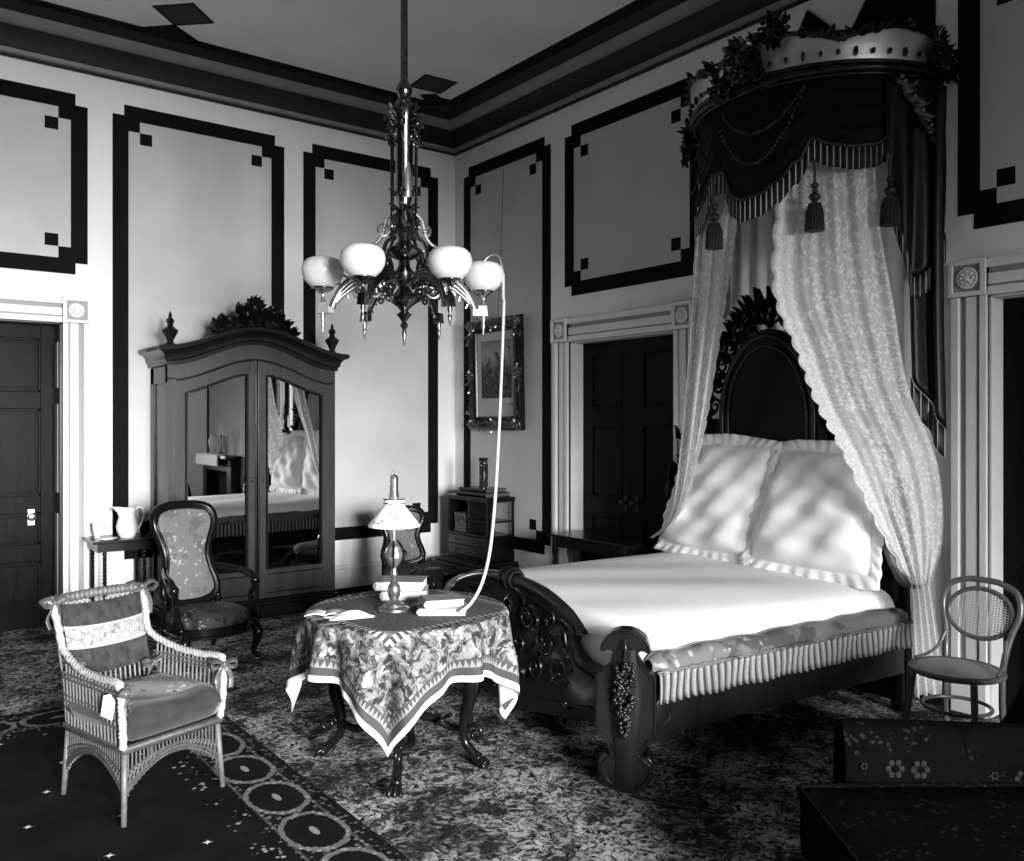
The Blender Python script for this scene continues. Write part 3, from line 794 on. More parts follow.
# figured satin roll along each side with its fringe
for s in (0, 1):
    e = -1 if s == 0 else 1; y0 = -.015 if s == 0 else BW + .015
    R = random.Random(5 + s); ph = R.random() * 6
    def roll(u, v, e=e, y0=y0, ph=ph):
        a = v * 2 * PI; x = lerp(.10, BL - .07, u); end = min(1, min(u, 1 - u) * 26 + .25) ** .5
        r = .062 * end * (1 + .06 * sin(x * 23 + ph) + .05 * sin(x * 11 + a))
        return (x, y0 + e * (.02 + r * 1.05 * cos(a)), .565 + r * sin(a))
    g = G(); g.sheet(roll, 90, 16, lambda u, v: (u * 2, v * .4))
    vl = g.build('satin_valance', M['satin_pale'], BED, smooth=180)
    nb = 44
    def fr(u, v, e=e, y0=y0, ph=ph):
        x = lerp(.11, BL - .08, u); k = u * nb
        return (x, y0 + e * (.088 + .010 * sin(2 * PI * k) + .006 * sin(v * 3 + u * 30)), .545 - .135 * v * (1 + .05 * sin(2 * PI * k + 1) + .03 * sin(u * 40)))
    g = G(); g.sheet(fr, nb * 8, 5, lambda u, v: (u * nb, v))
    f = g.build('fringe', M['side_fringe'], vl, smooth=180, solid=.004)
    g = G(); pts = [(lerp(.10, BL - .08, k / 60), y0 + e * .090, .545) for k in range(61)]
    for q in (0, PI): g.tube([(p[0], p[1] + .006 * cos(k * 1.6 + q), p[2] + .006 * sin(k * 1.6 + q)) for k, p in enumerate(pts)], .006, 6, 2)
    g.build('gimp_cord', M['satin_pale'], vl, smooth=180)
# headboard: broad base, tall arch with a pierced leafy border
hb = [(-.05, .05), (-.05, 1.18), (.03, 1.25), (.12, 1.24), (.22, 1.28), (.33, 1.40), (.42, 1.55), (.475, 1.72)]
HX = BL - .03
inner = [(1 - .44 * cos(math.radians(t)), 1.72 + .62 * sin(math.radians(t))) for t in range(0, 181, 10)]
poly = hb[:-1] + [(.53, 1.68)] + inner + [(2 - .53, 1.68)] + [(2 - w, z) for w, z in reversed(hb[:-1])]
g = G(); g.prism([(-w, z) for w, z in reversed(poly)], .06, (HX + .03, 0, 0), (0, -1, 0), (0, 0, 1))
for s in (0, BW): g.lathe([(.05, 0), (.06, .05), (.05, .1), (.045, 1.1), (.06, 1.14), (.06, 1.2), (.04, 1.24), (.055, 1.29), (.03, 1.36), (.004, 1.40)], (HX, s, 0), 14)
hbd = g.build('headboard', M['head_wood'], BED, smooth=35, bevel=.005)
g = G()
for rr, zz, th in ((.40, .57, .016), (.345, .50, .010)):
    pts = [(HX - .035, 1 - rr, 1.2)] + [(HX - .035, 1 - rr * cos(math.radians(t)), 1.72 + zz * sin(math.radians(t))) for t in range(0, 181, 10)] + [(HX - .035, 1 + rr, 1.2)]
    g.tube(pts, th, 8, 3)
g.build('arch_moulding', M['bed_wood'], hbd, smooth=60)
g = G(); R = random.Random(21)
for i in range(46):
    t = math.radians(-12 + 204 * (i + R.random() * .6) / 46)
    for k in range(2):
        q = R.uniform(.0, .12); rr, zz = .45 + q, .63 + q * 1.25
        d = V((0, -cos(t) + R.uniform(-.9, .9), sin(t) + R.uniform(-.9, .9)))
        g.leaf((HX - .01, 1 - rr * cos(t), 1.72 + zz * sin(t)), d, (-1, 0, 0), R.uniform(.07, .13), R.uniform(.018, .03), .15, .012)
for i in range(16):
    t = math.radians(-5 + 190 * i / 15); g.scroll((HX - .01, 1 - .50 * cos(t), 1.72 + .71 * sin(t)), (0, 1, 0), (0, 0, 1), .06, 1.4, .014, 1 if i % 2 else -1, t)
outer = [(HX, 1 - .56 * cos(math.radians(t)), 1.72 + .78 * sin(math.radians(t))) for t in range(-10, 191, 10)]
g.tube(outer, .016, 8, 2)
for i in range(60):
    t = math.radians(-10 + 200 * i / 59); b = (.57, .80); o = V((HX, 1 - b[0] * cos(t), 1.72 + b[1] * sin(t)))
    g.leaf(o, (0, -cos(t) + R.uniform(-.5, .5), sin(t)), (-1, 0, .0), R.uniform(.05, .08) + .06 * max(0, sin(t)) ** 6, .022, .3, .01)
for s in (-1, 1):
    g.scroll((HX - .02, 1 + s * .70, 1.48), (0, s, 0), (0, 0, 1), .16, 1.7, .022, 1, PI / 2)
    for i in range(14): g.leaf((HX - .02, 1 + s * R.uniform(.55, .9), R.uniform(1.3, 1.6)), (0, R.uniform(-1, 1), R.uniform(-.3, 1)), (-1, 0, 0), .1, .03, .3, .008)
g.build('pierced_carving', M['head_wood'], hbd, smooth=60)

def bedpt(l, w, z):
    a = math.radians(-5); return V((2.85 + l * cos(a) - w * sin(a), 2.87 + l * sin(a) + w * cos(a), z))
# coverlet
def cov(u, v):
    s = (u * 2 - 1); l = lerp(.062, BL - .06, v)
    e = abs(s) ** 3
    drop = .060 * abs(s) ** 4 + .085 * abs(s) ** 22
    f = max(0, 1 - v / .06); drop2 = .10 * (1 - math.sqrt(max(0, 1 - f * f)))
    z = .742 - drop - drop2 + .006 * sin(l * 3 + s * 2) * (1 - e) + .004 * sin(s * 9 + l * 5) * (1 - e) 
    if s > 0: w = 1 + s * 1.0
    else: w = 1 + s * .995
    return (l, w, z)
g = G(); g.sheet(cov, 70, 60)
# hanging hem tucked behind the rolls
g.sheet(lambda u, v: (lerp(.062, BL - .06, u), lerp(.005, .02, v), lerp(.597, .57, v)), 40, 2)
g.sheet(lambda u, v: (lerp(.062, BL - .06, u), lerp(2.0, 1.985, v), lerp(.597, .57, v)), 40, 2)
g.sheet(lambda u, v: (.062, lerp(.0, 2, u), lerp(.642, .50, v) - (.1 * max(0, abs(u * 2 - 1) - .86) / .14)), 20, 2)
o = g.build('coverlet', M['linen'], None, smooth=180, loc=(2.85, 2.87, 0), rotz=math.radians(-5))
tag(o, 'smooth white coverlet spread over the big carved bed', 'bedspread')
# pillow shams, ruffled, leaning against the headboard: corners bl, br, tr, tl given as (l, w, z)
def pillow(c, bulge, label, seed):
    bl, br, tr, tl = [V(q) for q in c]; R = random.Random(seed); ph = [R.random() * 6 for _ in range(6)]
    nrm = (br - bl).cross(tl - bl).normalized()
    if nrm.x > 0: nrm = -nrm
    ctr = (bl + br + tr + tl) / 4
    def base_(u, v): return (bl * (1 - u) + br * u) * (1 - v) + (tl * (1 - u) + tr * u) * v
    def front(u, v, sgn=1):
        x, y = u * 2 - 1, v * 2 - 1
        h = max(0, (1 - x ** 4) * (1 - y ** 4)) ** .6 * (1 - .25 * y)
        wr = .010 * sin(x * 5 + y * 3 + ph[0]) + .008 * sin(x * 9 - y * 7 + ph[1]) + .006 * sin(y * 14 + x * 4 + ph[2])
        pin = 1 - .05 * (abs(x) ** 3) * (abs(y) ** 3)
        p = ctr + (base_(u, v) - ctr) * pin * .93
        return p + nrm * (sgn * (bulge * h) + wr * h ** .5 * (1 if sgn > 0 else 0))
    g = G(); g.sheet(front, 36, 36); g.sheet(lambda u, v: front(1 - u, v, -.45), 24, 24)
    t = thing('pillow', label, 'pillow', (2.85, 2.87, 0), math.radians(-5), 'ruffled pillows at the bed head')
    g.build('pillow_cover', M['linen'], t, smooth=180)
    def ruf(u, v):
        k = u * 4; i = int(min(k, 3.999)); f = k - i
        e = [(lambda f: (f, 0)), (lambda f: (1, f)), (lambda f: (1 - f, 1)), (lambda f: (0, 1 - f))][i](f)
        p0 = ctr + (base_(*e) - ctr) * .885
        d = (base_(*e) - ctr).normalized()
        return p0 + d * (.105 * v) + nrm * (.007 * v * sin(u * 2 * PI * 38 + ph[3]) + .010 * v * sin(u * 31) + .012 * v * sin(u * 67 + ph[4])) - V((0, 0, .012 * v * v))
    g = G(); g.sheet(ruf, 400, 3); g.build('ruffle', M['linen'], t, smooth=180, solid=.003)
    return t
pillow([(1.88, 1.90, .76), (1.87, .96, .76), (2.03, .86, 1.56), (2.03, 1.62, 1.575)], .085, 'large white ruffled pillow at the far side of the bed head', 1)
pillow([(1.84, 1.0, .76), (1.90, .03, .755), (2.05, .14, 1.52), (2.03, .84, 1.55)], .095, 'large white ruffled pillow half behind the long lace curtain', 2)

# ------------------------------------------------------------------ the canopy crown over the bed head
CC = V((5.215, 3.41, 3.76)); CA, CB = .83, .82
CAN = thing('bed_canopy', 'half-round carved crown hung with dark fringed drapery high above the bed', 'canopy', tuple(CC))
def cp(th, z=0, k=1.0):
    """point on the half round, degrees from the right end, in canopy coordinates"""
    a = math.radians(th); return V((-CB * k * sin(a), -CA * k * cos(a), z))
def cn(th):
    a = math.radians(th); return V((-sin(a), -cos(a), 0)).normalized()
def cl(f, n=60, a=0, b=180): return [f(lerp(a, b, k / n)) for k in range(n + 1)]
def crown_top(th):
    return .135 + .085 * abs(sin(math.radians(th * 3.4 + 10))) + .03 * sin(math.radians(th))
g = G()
g.sheet(lambda u, v: cp(u * 180, .03 + (crown_top(u * 180) - .03) * v, 1 + .02 * sin(v * 3) + .07 * max(0, v - .35) ** 1.5), 90, 10)
g.sheet(lambda u, v: cp(u * 180, .03 + (crown_top(u * 180) - .03) * v, .975 + .02 * sin(v * 3) + .07 * max(0, v - .35) ** 1.5), 90, 10)
cr = g.build('crown', M['crown_gilt'], CAN, smooth=180)
g = G()
g.tube(cl(lambda t: cp(t, 0, 1.015)), .022, 8); g.tube(cl(lambda t: cp(t, .035, 1.02)), .014, 8); g.tube(cl(lambda t: cp(t, -.03, 1.0)), .012, 8)
g.build('rim_moulding', M['bronze'], cr, smooth=60)
g = G(); R = random.Random(9)
g.tube(cl(lambda t: cp(t, crown_top(t), 1.045), 100), .014, 6)
for k in range(27):
    th = 4 + k * 6.6; o = cp(th, .09, 1.035); Rm = Matrix.Rotation(math.atan2(cn(th).y, cn(th).x), 3, 'Z')
    g.ball(o, (.014, .012, .03 if k % 3 == 0 else .018), 8, 6, R=Rm)
for k in range(70):
    th = R.uniform(2, 178); n_ = cn(th); tg = V((-n_.y, n_.x, 0)); 
    g.leaf(cp(th, crown_top(th) - .01, 1.05), tg * R.uniform(-1, 1) + V((0, 0, R.uniform(.0, .8))), n_, R.uniform(.04, .09), .02, .5, .006)
for k in range(13):
    th = 10 + k * 13.3; n_ = cn(th); tg = V((-n_.y, n_.x, 0)); g.scroll(cp(th, crown_top(th) + .012, 1.05), tg, (0, 0, 1), .04, 1.3, .010, 1 if k % 2 else -1, 0)
g.build('crown_carving', M['bronze'], cr, smooth=60)
# the big carved clusters: front centre, left shoulder, right shoulder and pendants
def cluster(name, items):
    g = G(); R = random.Random(len(items) * 7 + 1)
    for th, z, s in items:
        n_ = cn(th); tg = V((-n_.y, n_.x, 0)); o = cp(th, z, 1.06)
        g.ball(o, (s * .5, s * .5, s * .55), 10, 7)
        for k in range(26):
            a = R.uniform(0, 6.28); rr = s * R.uniform(.15, .75)
            d = tg * cos(a) + V((0, 0, 1)) * sin(a)
            g.leaf(o + n_ * s * .35 + d * rr * .8, d + n_ * R.uniform(-.3, .4), n_, s * R.uniform(.3, .55), s * .13, R.uniform(-.3, .5), .006)
        for k in (-1, 1): g.scroll(o + n_ * s * .35 + tg * (k * s * .45) - V((0, 0, s * .2)), tg * k, (0, 0, 1), s * .42, 1.5, .012, 1, 1.0)
        for k in range(9):
            a = R.uniform(-.3, 3.44); g.leaf(o + n_ * s * .4, tg * cos(a) + V((0, 0, 1)) * sin(a), n_, s * R.uniform(.6, .85), s * .15, -.25, .008)
    g.build(name, M['bronze'], CAN, smooth=60)
cluster('front_crest', [(86, .16, .17), (74, .26, .13), (97, .02, .12), (82, .05, .12)])
cluster('side_crest', [(10, .10, .12), (3, .02, .10)])
cluster('side_crest', [(158, .02, .13), (150, -.14, .10)])
g = G(); R = random.Random(31)
for k in range(40):
    t = k / 39; th = lerp(26, 8, t); z = lerp(-.06, -.40, t); n_ = cn(th); tg = V((-n_.y, n_.x, 0)); o = cp(th, z, 1.03)
    g.leaf(o, tg * R.uniform(-1, 1) + V((0, 0, R.uniform(-1, .2))), n_, R.uniform(.05, .08), .018, .5, .006)
    if k % 3 == 0: g.ball(o + n_ * .02, .014, 8, 6)
g.build('leaf_pendant', M['gilt'], CAN, smooth=60)
# valance of deep swags, fringed
VZ = [(0, 3.62), (12, 3.60), (22, 3.50), (28, 3.37), (36, 3.32), (45, 3.305), (53, 3.33), (60, 3.38), (66, 3.25), (74, 3.15), (82, 3.09), (90, 3.075), (97, 3.12), (104, 3.30), (110, 3.30), (120, 3.16), (130, 3.10), (142, 3.10), (154, 3.16), (165, 3.30), (180, 3.34)]
def vz(th):
    for i in range(len(VZ) - 1):
        if th <= VZ[i + 1][0]:
            f = (th - VZ[i][0]) / (VZ[i + 1][0] - VZ[i][0]); f = f * f * (3 - 2 * f); return lerp(VZ[i][1], VZ[i + 1][1], f) - CC.z
    return VZ[-1][1] - CC.z
def swag_t(th):
    for a, b in ((28, 60), (60, 104), (104, 165)):
        if a <= th <= b: return sin(PI * (th - a) / (b - a))
    return 0
def vk(th, v): return .965 + .025 * swag_t(th) * v + .016 * sin(v * 24 + 1) * swag_t(th) * min(1, v * 2) + .006 * sin(math.radians(th * 17)) * v
g = G(); g.sheet(lambda u, v: cp(u * 180, lerp(-.01, vz(u * 180), v), vk(u * 180, v)), 140, 44)
va = g.build('swag_valance', M['velvet'], CAN, smooth=180, solid=.006)
g = G(); nf = 62; fth = lambda u: 27 + u * 153
g.sheet(lambda u, v: cp(fth(u), vz(fth(u)) - .135 * v, vk(fth(u), 1) + .008 + .007 * sin(u * nf * 2 * PI)), nf * 6, 3, lambda u, v: (u * nf, v))
g.build('fringe', M['bullion'], va, smooth=180, solid=.004)
g = G(); g.tube(cl(lambda t: cp(t, vz(t), vk(t, 1) + .012), 120, 27, 180), .011, 6); g.build('braid', M['fringe_dark'], va, smooth=180)
for (a, za, b, zb, sag) in ((62, -.06, 101, -.22, .34), (62, -.06, 99, -.14, .20), (106, -.2, 150, -.2, .3)):
    g = G()
    for k in range(36):
        t = k / 35; th = lerp(a, b, t); z = lerp(za, zb, t) - sag * 4 * t * (1 - t); g.ball(cp(th, z, 1.035), (.010, .010, .016), 7, 5)
    g.build('bead_garland', M['bronze'], va, smooth=180)
# tassels
def tassel(th, ztop, L, k=1.05):
    o = cp(th, ztop, k); g = G()
    g.tube([o + V((0, 0, .02)), o + V((0, 0, -.12))], .009, 6)
    for r, z in ((.024, -.13), (.017, -.16), (.033, -.195), (.018, -.225)): g.ball(o + V((0, 0, z)), (r, r, r * .8), 12, 8)
    prof = [(.012, 0), (.030, -.01), (.042, -.04), (.046, -.08), (.050, -(L - .25))]
    vs = 20; body = G()
    g.lathe([(r, z) for r, z in reversed(prof)], tuple(o + V((0, 0, -.225))), 20)
    for q in range(20):
        a = q * 2 * PI / 20; P = lambda r, z: o + V((r * cos(a), r * sin(a), -.225 + z))
        g.tube([P(.030, -.012), P(.046, -.06), P(.051, -(L - .25))], .006, 5)
    g.build('tassel', M['fringe_dark'], CAN, smooth=60)
tassel(59, -.55, .42); tassel(104, -.56, .42); tassel(31, -.53, .42)
# long side tails
def tail(name, a0, a1, zf, k, folds, mat, out=0.0, nv=26):
    g = G()
    def fn(u, v):
        th = lerp(a0, a1, u); zb = zf(u)
        return cp(th, lerp(-.02, zb, v), k + .03 * sin(u * folds * 2 * PI) * (.3 + .7 * v)) + V((0, -out * sin(v * PI) * (1 - u), 0))
    g.sheet(fn, 46, nv); o = g.build(name, M[mat], CAN, smooth=180, solid=.005)
    f = G(); n2 = int(abs(a1 - a0) * CA * PI / 180 / .030) + 6
    f.sheet(lambda u, v: V(fn(u, 1)) + V((0, 0, -.13 * v)) + cn(lerp(a0, a1, u)) * .012, n2 * 5, 3, lambda u, v: (u * n2, v))
    f.build('fringe', M['bullion'], o, smooth=180, solid=.004)
    return o
def interp(ps):
    def f(u):
        for i in range(len(ps) - 1):
            if u <= ps[i + 1][0]: return lerp(ps[i][1], ps[i + 1][1], (u - ps[i][0]) / (ps[i + 1][0] - ps[i][0])) - CC.z
        return ps[-1][1] - CC.z
    return f
tail('side_tail', 0, 31, interp([(0, 2.84), (.25, 2.66), (.55, 2.55), (.72, 2.62), (.85, 2.88), (1, 3.25)]), 1.0, 3, 'satin_dark', .02)
tail('side_tail', 149, 180, interp([(0, 3.0), (.5, 2.75), (1, 2.6)]), .97, 3, 'satin_dark')
g = G()   # narrow long drop close to the wall on the right
g.sheet(lambda u, v: V((-.13 - .03 * sin(u * 9) - .07 * u, lerp(-.92, -.76, u) + .02 * sin(v * 3), lerp(-.1, lerp(-2.10, -1.80, u), v))), 24, 30)
o = g.build('side_tail', M['satin_dark'], CAN, smooth=180, solid=.005)
g = G(); g.sheet(lambda u, v: V((-.145 - .03 * sin(u * 9) - .07 * u, lerp(-.92, -.76, u) + .02 * sin(3), lerp(-2.10, -1.80, u) - .17 * v)), 40, 3, lambda u, v: (u * 7, v))
g.build('fringe', M['bullion'], o, smooth=180, solid=.006)
# flat black sheet on the wall with peaked top, pale pleated lining behind the headboard
g = G(); g.prism([(-4.22, 3.70), (-2.62, 3.70), (-2.62, 4.72), (-2.92, 4.66), (-3.20, 4.22), (-3.50, 4.52), (-3.74, 4.10), (-4.22, 3.86)], .012, (-.001, -CC.y, -CC.z), (0, -1, 0), (0, 0, 1))
g.build('peaked_wall_sheet', M['black'], CAN)
for (y0, y1, nm, mt, nn) in ((-.62, .72, 'back_lining', 'lining', 9),):
    g = G(); g.sheet(lambda u, v: V((-.02 - .018 * (1 + sin(u * nn * 2 * PI)), lerp(y0, y1, u), lerp(-.02, -2.9, v))), nn * 10, 8)
    g.build(nm, M[mt], CAN, smooth=180, solid=.003)

# ------------------------------------------------------------------ lace bed curtains
def drape(name, label, left, right, pleats, amp, toward, tie=None, nv=70, nu=110):
    """left / right: lists of world points down each edge; pleats deepen where the cloth is gathered"""
    t = thing(name, label, 'curtain', (0, 0, 0), 0, 'lace bed curtains')
    tw = V(toward).normalized()
    def fn(u, v):
        a, b = curve_at(left, v), curve_at(right, v); w = (b - a).length; p = a.lerp(b, u)
        am = amp * (.35 + .65 * min(1, .5 / max(w, .1))) 
        return p + tw * (am * sin(u * pleats * 2 * PI + 1.5 * sin(v * 3)) + .4 * am * sin(u * pleats * 4.7 * PI + v * 4) + .05 * sin(v * PI) * sin(u * PI))
    W = max((curve_at(left, k / 10) - curve_at(right, k / 10)).length for k in range(11)); L = sum((V(left[k + 1]) - V(left[k])).length for k in range(len(left) - 1))
    g = G(); g.sheet(fn, nu, nv, lambda u, v: (u * W * 1.2, v * L)); g.build('lace_panel', M['lace'], t, smooth=180)
    return t, fn, W, L
def lace_border(t, fn, u0, u1, W, L, v0=0, v1=1, wave=22, side=1):
    g = G()
    tw = V((-.606, -.795, 0))
    def f(u, v):
        vv = lerp(v0, v1, v); x = lerp(u0, u1, u)
        p = fn(x, vv); e = (fn(u1, vv) - fn(u0, vv)); e = e.normalized() if e.length > 1e-6 else V((0, 0, 0))
        return p + tw * .012 + e * (.022 * abs(sin(v * wave * PI)) * (u if side > 0 else (1 - u)) * side)
    g.sheet(f, 16, 260, lambda u, v: (u * abs(u1 - u0) * W * 1.3, lerp(v0, v1, v) * L)); g.build('lace_border', M['lace_border'], t, smooth=180)
RL = [(4.55, 3.24, 3.36), (4.49, 3.22, 3.04), (4.371, 3.157, 2.485), (4.44, 3.054, 2.125), (4.503, 2.956, 1.80), (4.61, 2.849, 1.508), (4.745, 2.721, 1.102), (4.87, 2.60, .76)]
RR = [(4.82, 2.80, 3.40), (4.77, 2.73, 2.85), (4.79, 2.66, 2.40), (4.84, 2.64, 2.10), (4.90, 2.615, 1.86), (5.06, 2.54, 1.46), (5.08, 2.515, 1.05), (4.98, 2.53, .76)]
t, fn, W, L = drape('lace_curtain', 'long white lace bed curtain tied back at the near side of the bed head', RL, RR, 4, .018, (-.606, -.795, 0))
lace_border(t, fn, .20, -.01, W, L, 0, .97, 22, 1)
g = G()   # gathered skirt below the tie, scalloped hem
def sk(u, v):
    a = V((4.87, 2.60, .76)).lerp(V((4.90, 2.585, .10)), v); b = V((4.98, 2.53, .76)).lerp(V((5.10, 2.495, .12)), v ** .7)
    p = a.lerp(b, u); return p + V((-.606, -.795, 0)) * (.028 * sin(u * 8 * PI) * (.6 + .4 * v)) + V((0, 0, .012 * abs(sin(u * 14 * PI)) * v))
g.sheet(sk, 70, 24, lambda u, v: (u * .5, v * .7)); g.build('lace_skirt', M['lace_border'], t, smooth=180)
g = G(); g.tube([(4.79, 2.70, .98), (4.815, 2.67, .88), (4.85, 2.63, .78), (4.90, 2.59, .745), (5.0, 2.57, .75)], [.02, .03, .028, .014, .010], 8, 5)
g.build('tie_back', M['satin_pale'], t, smooth=180)
LL = [(4.62, 3.95, 3.42), (4.626, 4.019, 2.682), (4.669, 4.111, 2.065), (4.744, 4.243, 1.498), (4.805, 4.385, 1.014), (4.95, 4.72, .80)]
LR = [(4.54, 3.53, 3.42), (4.57, 3.63, 2.9), (4.607, 3.719, 2.574), (4.662, 3.865, 2.053), (4.764, 4.06, 1.574), (4.826, 4.306, 1.042), (4.96, 4.70, .80)]
t, fn, W, L = drape('lace_curtain', 'narrow white lace bed curtain falling at the far side of the bed head', LL, LR, 3, .03, (-.606, -.795, 0))
lace_border(t, fn, .25, 1.0, W, L, 0, .97, 22, 1)
# ------------------------------------------------------------------ mirrored wardrobe
WX0, WX1, WYF = 2.055, 3.53, 7.31
WD = thing('wardrobe', 'tall double-door wardrobe with arched top, carved crest and two long mirrors', 'wardrobe', ((WX0 + WX1) / 2, YW - .04, 0))
hw = (WX1 - WX0) / 2; dy = WYF - (YW - .04)         # front plane in local y
def wtop(x, side=2.20, apex=2.36):
    t = min(1, abs(x) / hw); return side + (apex - side) * (.5 + .5 * cos(PI * t)) ** 1.0
def arch_pts(side, apex, w, y, n=32): return [(lerp(-w, w, k / n), y, side + (apex - side) * (.5 + .5 * cos(PI * abs(lerp(-1, 1, k / n))))) for k in range(n + 1)]
g = G(); d0 = dy + .03
poly = [(-hw + .02, .14), (hw - .02, .14)] + [(x, z) for x, y, z in reversed(arch_pts(2.16, 2.33, hw - .02, 0))]
g.prism(poly, -d0, (0, d0, 0), (1, 0, 0), (0, 0, 1)) if False else g.prism(poly, abs(d0), (0, 0, 0), (1, 0, 0), (0, 0, 1))
for s in (-1, 1):   # framed side panels
    x = s * (hw - .02)
    for y0, y1, z0, z1 in ((d0, d0 + .07, .14, 2.16), (-.08, 0, .14, 2.16), (d0, 0, .14, .28), (d0, 0, .75, .83), (d0, 0, 2.02, 2.16)): g.bx(min(x, x + s * .018), max(x, x + s * .018), y0, y1, z0, z1)
body = g.build('carcass', M['walnut_dark'], WD, bevel=.003)
g = G(); g.bx(-hw - .03, hw + .03, dy - .035, 0, 0, .11); g.bx(-hw - .02, hw + .02, dy - .025, 0, .11, .14); g.bx(-hw, hw, dy - .012, 0, .14, .16)
g.build('plinth', M['walnut_dark'], WD, bevel=.006)
# frieze under the cornice
g = G(); up_ = arch_pts(2.17, 2.365, hw, 0); lo = arch_pts(2.05, 2.245, hw, 0)
g.prism([(x, z) for x, y, z in lo] + [(x, z) for x, y, z in reversed(up_)], .03, (0, dy + .03, 0), (1, 0, 0), (0, 0, 1))
g.bx(-hw, -hw + .06, dy, dy + .03, .16, 2.06); g.bx(hw - .06, hw, dy, dy + .03, .16, 2.06)
g.build('front_frame', M['walnut'], WD)
# doors
for s in (-1, 1):
    x0, x1 = (-hw + .055, -.012) if s < 0 else (.012, hw - .055)
    D_ = lambda x: 2.04 + .19 * (.5 + .5 * cos(PI * min(1, abs(x) / hw)))
    Mz = lambda x: D_(x) - .115
    xi0, xi1 = x0 + (.085 if s < 0 else .075), x1 - (.075 if s < 0 else .085); n = 14
    xs_ = [lerp(xi0, xi1, k / n) for k in range(n + 1)]
    g = G(); yb = dy - .012
    def pr_(poly, d=.028, g=g): g.prism(poly, d, (0, yb + d, 0), (1, 0, 0), (0, 0, 1))
    pr_([(x0, .17), (xi0, .17), (xi0, Mz(xi0)), (xi0, D_(xi0)), (x0, D_(x0))]); pr_([(xi1, .17), (x1, .17), (x1, D_(x1)), (xi1, D_(xi1))])
    pr_([(xi0, .17), (xi1, .17), (xi1, .42), (xi0, .42)])
    pr_([(x, Mz(x)) for x in xs_] + [(x, D_(x)) for x in reversed(xs_)])
    dr = g.build('door', M['walnut'], WD)
    g = G(); loop = [(xi0, .42), (xi1, .42)] + [(x, Mz(x)) for x in reversed(xs_)]
    g.prism(loop, .004, (0, yb + .018, 0), (1, 0, 0), (0, 0, 1)); g.build('mirror', M['mirror'], dr)
    g = G(); g.tube([(x, yb - .002, z) for x, z in loop], .011, 6, closed=True)
    edge = [(x, yb - .004, D_(x)) for x in [lerp(x0, x1, k / 16) for k in range(17)]]
    g.tube(edge, .007, 6); g.tube([(x0 if s > 0 else x1, yb - .003, .17), (x0 if s > 0 else x1, yb - .003, D_(x0 if s > 0 else x1))], .009, 6)
    g.bx(xi0, xi1, yb - .006, yb + .002, .21, .22); g.bx(xi0, xi1, yb - .006, yb + .002, .37, .38)
    g.build('glazing_bead', M['walnut_dark'], dr, smooth=60)
    g = G(); g.ball((x1 - .035 if s < 0 else x0 + .035, yb - .004, 1.20), (.010, .006, .022), 10, 6); g.build('keyhole', M['bronze'], dr, smooth=180)
# arched cornice
sec = [(0, 0), (.02, 0), (.02, .03), (.035, .04), (.04, .075), (.06, .10), (.095, .115), (.10, .145), (.085, .155), (0, .165)]
path = [(-hw, .0, 2.165), (-hw, dy + .001, 2.165)]
g = G()
ap = arch_pts(2.165, 2.365, hw + .0, dy)
for s in (-1, 1):
    ns = len(sec); vs = [(s * (hw + a), 0, 2.165 + b) for a, b in sec] + [(s * (hw + a), dy - a, 2.165 + b) for a, b in sec]
    g.add(vs, [(k, (k + 1) % ns, ns + (k + 1) % ns, ns + k) for k in range(ns)] + [tuple(range(ns)), tuple(range(ns, 2 * ns))])
fr = G()
for i, (x, y, z) in enumerate(ap):
    for a, b in sec: fr.v.append((x * (hw + a) / hw, dy - a, z + b)); fr.uv.append((0, 0))
ns = len(sec)
for i in range(len(ap) - 1):
    for k in range(ns):
        j = (k + 1) % ns; fr.f.append([i * ns + k, i * ns + j, (i + 1) * ns + j, (i + 1) * ns + k]); fr.mi.append(0)
fr.f += [list(range(ns)), list(reversed(range((len(ap) - 1) * ns, len(ap) * ns)))]; fr.mi += [0, 0]
g.add(fr.v, fr.f)
top = [(x, z + .15) for x, y, z in ap]
g.prism([(x, z + .005) for x, y, z in ap] + list(reversed(top)), abs(dy) - .03, (0, 0, 0), (1, 0, 0), (0, 0, 1))
g.build('cornice', M['walnut_dark'], WD, smooth=35)
# finials
for s in (-1, 1):
    g = G(); g.lathe([(.04, 0), (.045, .02), (.025, .04), (.03, .06), (.06, .115), (.068, .135), (.05, .15), (.028, .165), (.022, .185), (.034, .205), (.03, .225), (.012, .24), (.016, .255), (.003, .29)], (s * (hw - .02), dy + .02, 2.315), 8)
    g.build('finial', M['walnut_dark'], WD, smooth=30)
# carved crest
g = G(); R = random.Random(4); cz = lambda x: 2.165 + .165 + .20 * (.5 + .5 * cos(PI * min(1, abs(x) / hw)))
yc = dy + .03
def crest_h(x): return .04 + .20 * max(0, 1 - abs(x) / .40) ** .8
for s in (-1, 1):
    g.scroll((s * .33, yc, cz(.33) + .035), (s, 0, 0), (0, 0, 1), .055, 1.5, .016, 1, PI)
    g.scroll((s * .22, yc, cz(.2) + .07), (s, 0, 0), (0, 0, 1), .07, 1.6, .018, -1, 0)
    g.scroll((s * .10, yc, cz(.1) + .09), (s, 0, 0), (0, 0, 1), .075, 1.5, .018, 1, 1)
    g.tube([(s * .40, yc, cz(.40) + .012), (s * .30, yc, cz(.3) + .02), (s * .18, yc, cz(.18) + .05), (s * .06, yc, cz(0) + .16)], [.012, .02, .024, .018], 8, 4)
    for i in range(40):
        x = R.uniform(.0, .36); z = cz(x) + R.uniform(0, crest_h(x) * .75); a = R.uniform(.2, 2.2)
        g.leaf((s * x, yc - .01, z), (s * cos(a), 0, sin(a)), (0, -1, 0), R.uniform(.06, .10), .022, .25, .010)
g.ball((0, yc, cz(0) + .17), (.045, .03, .05), 10, 7)
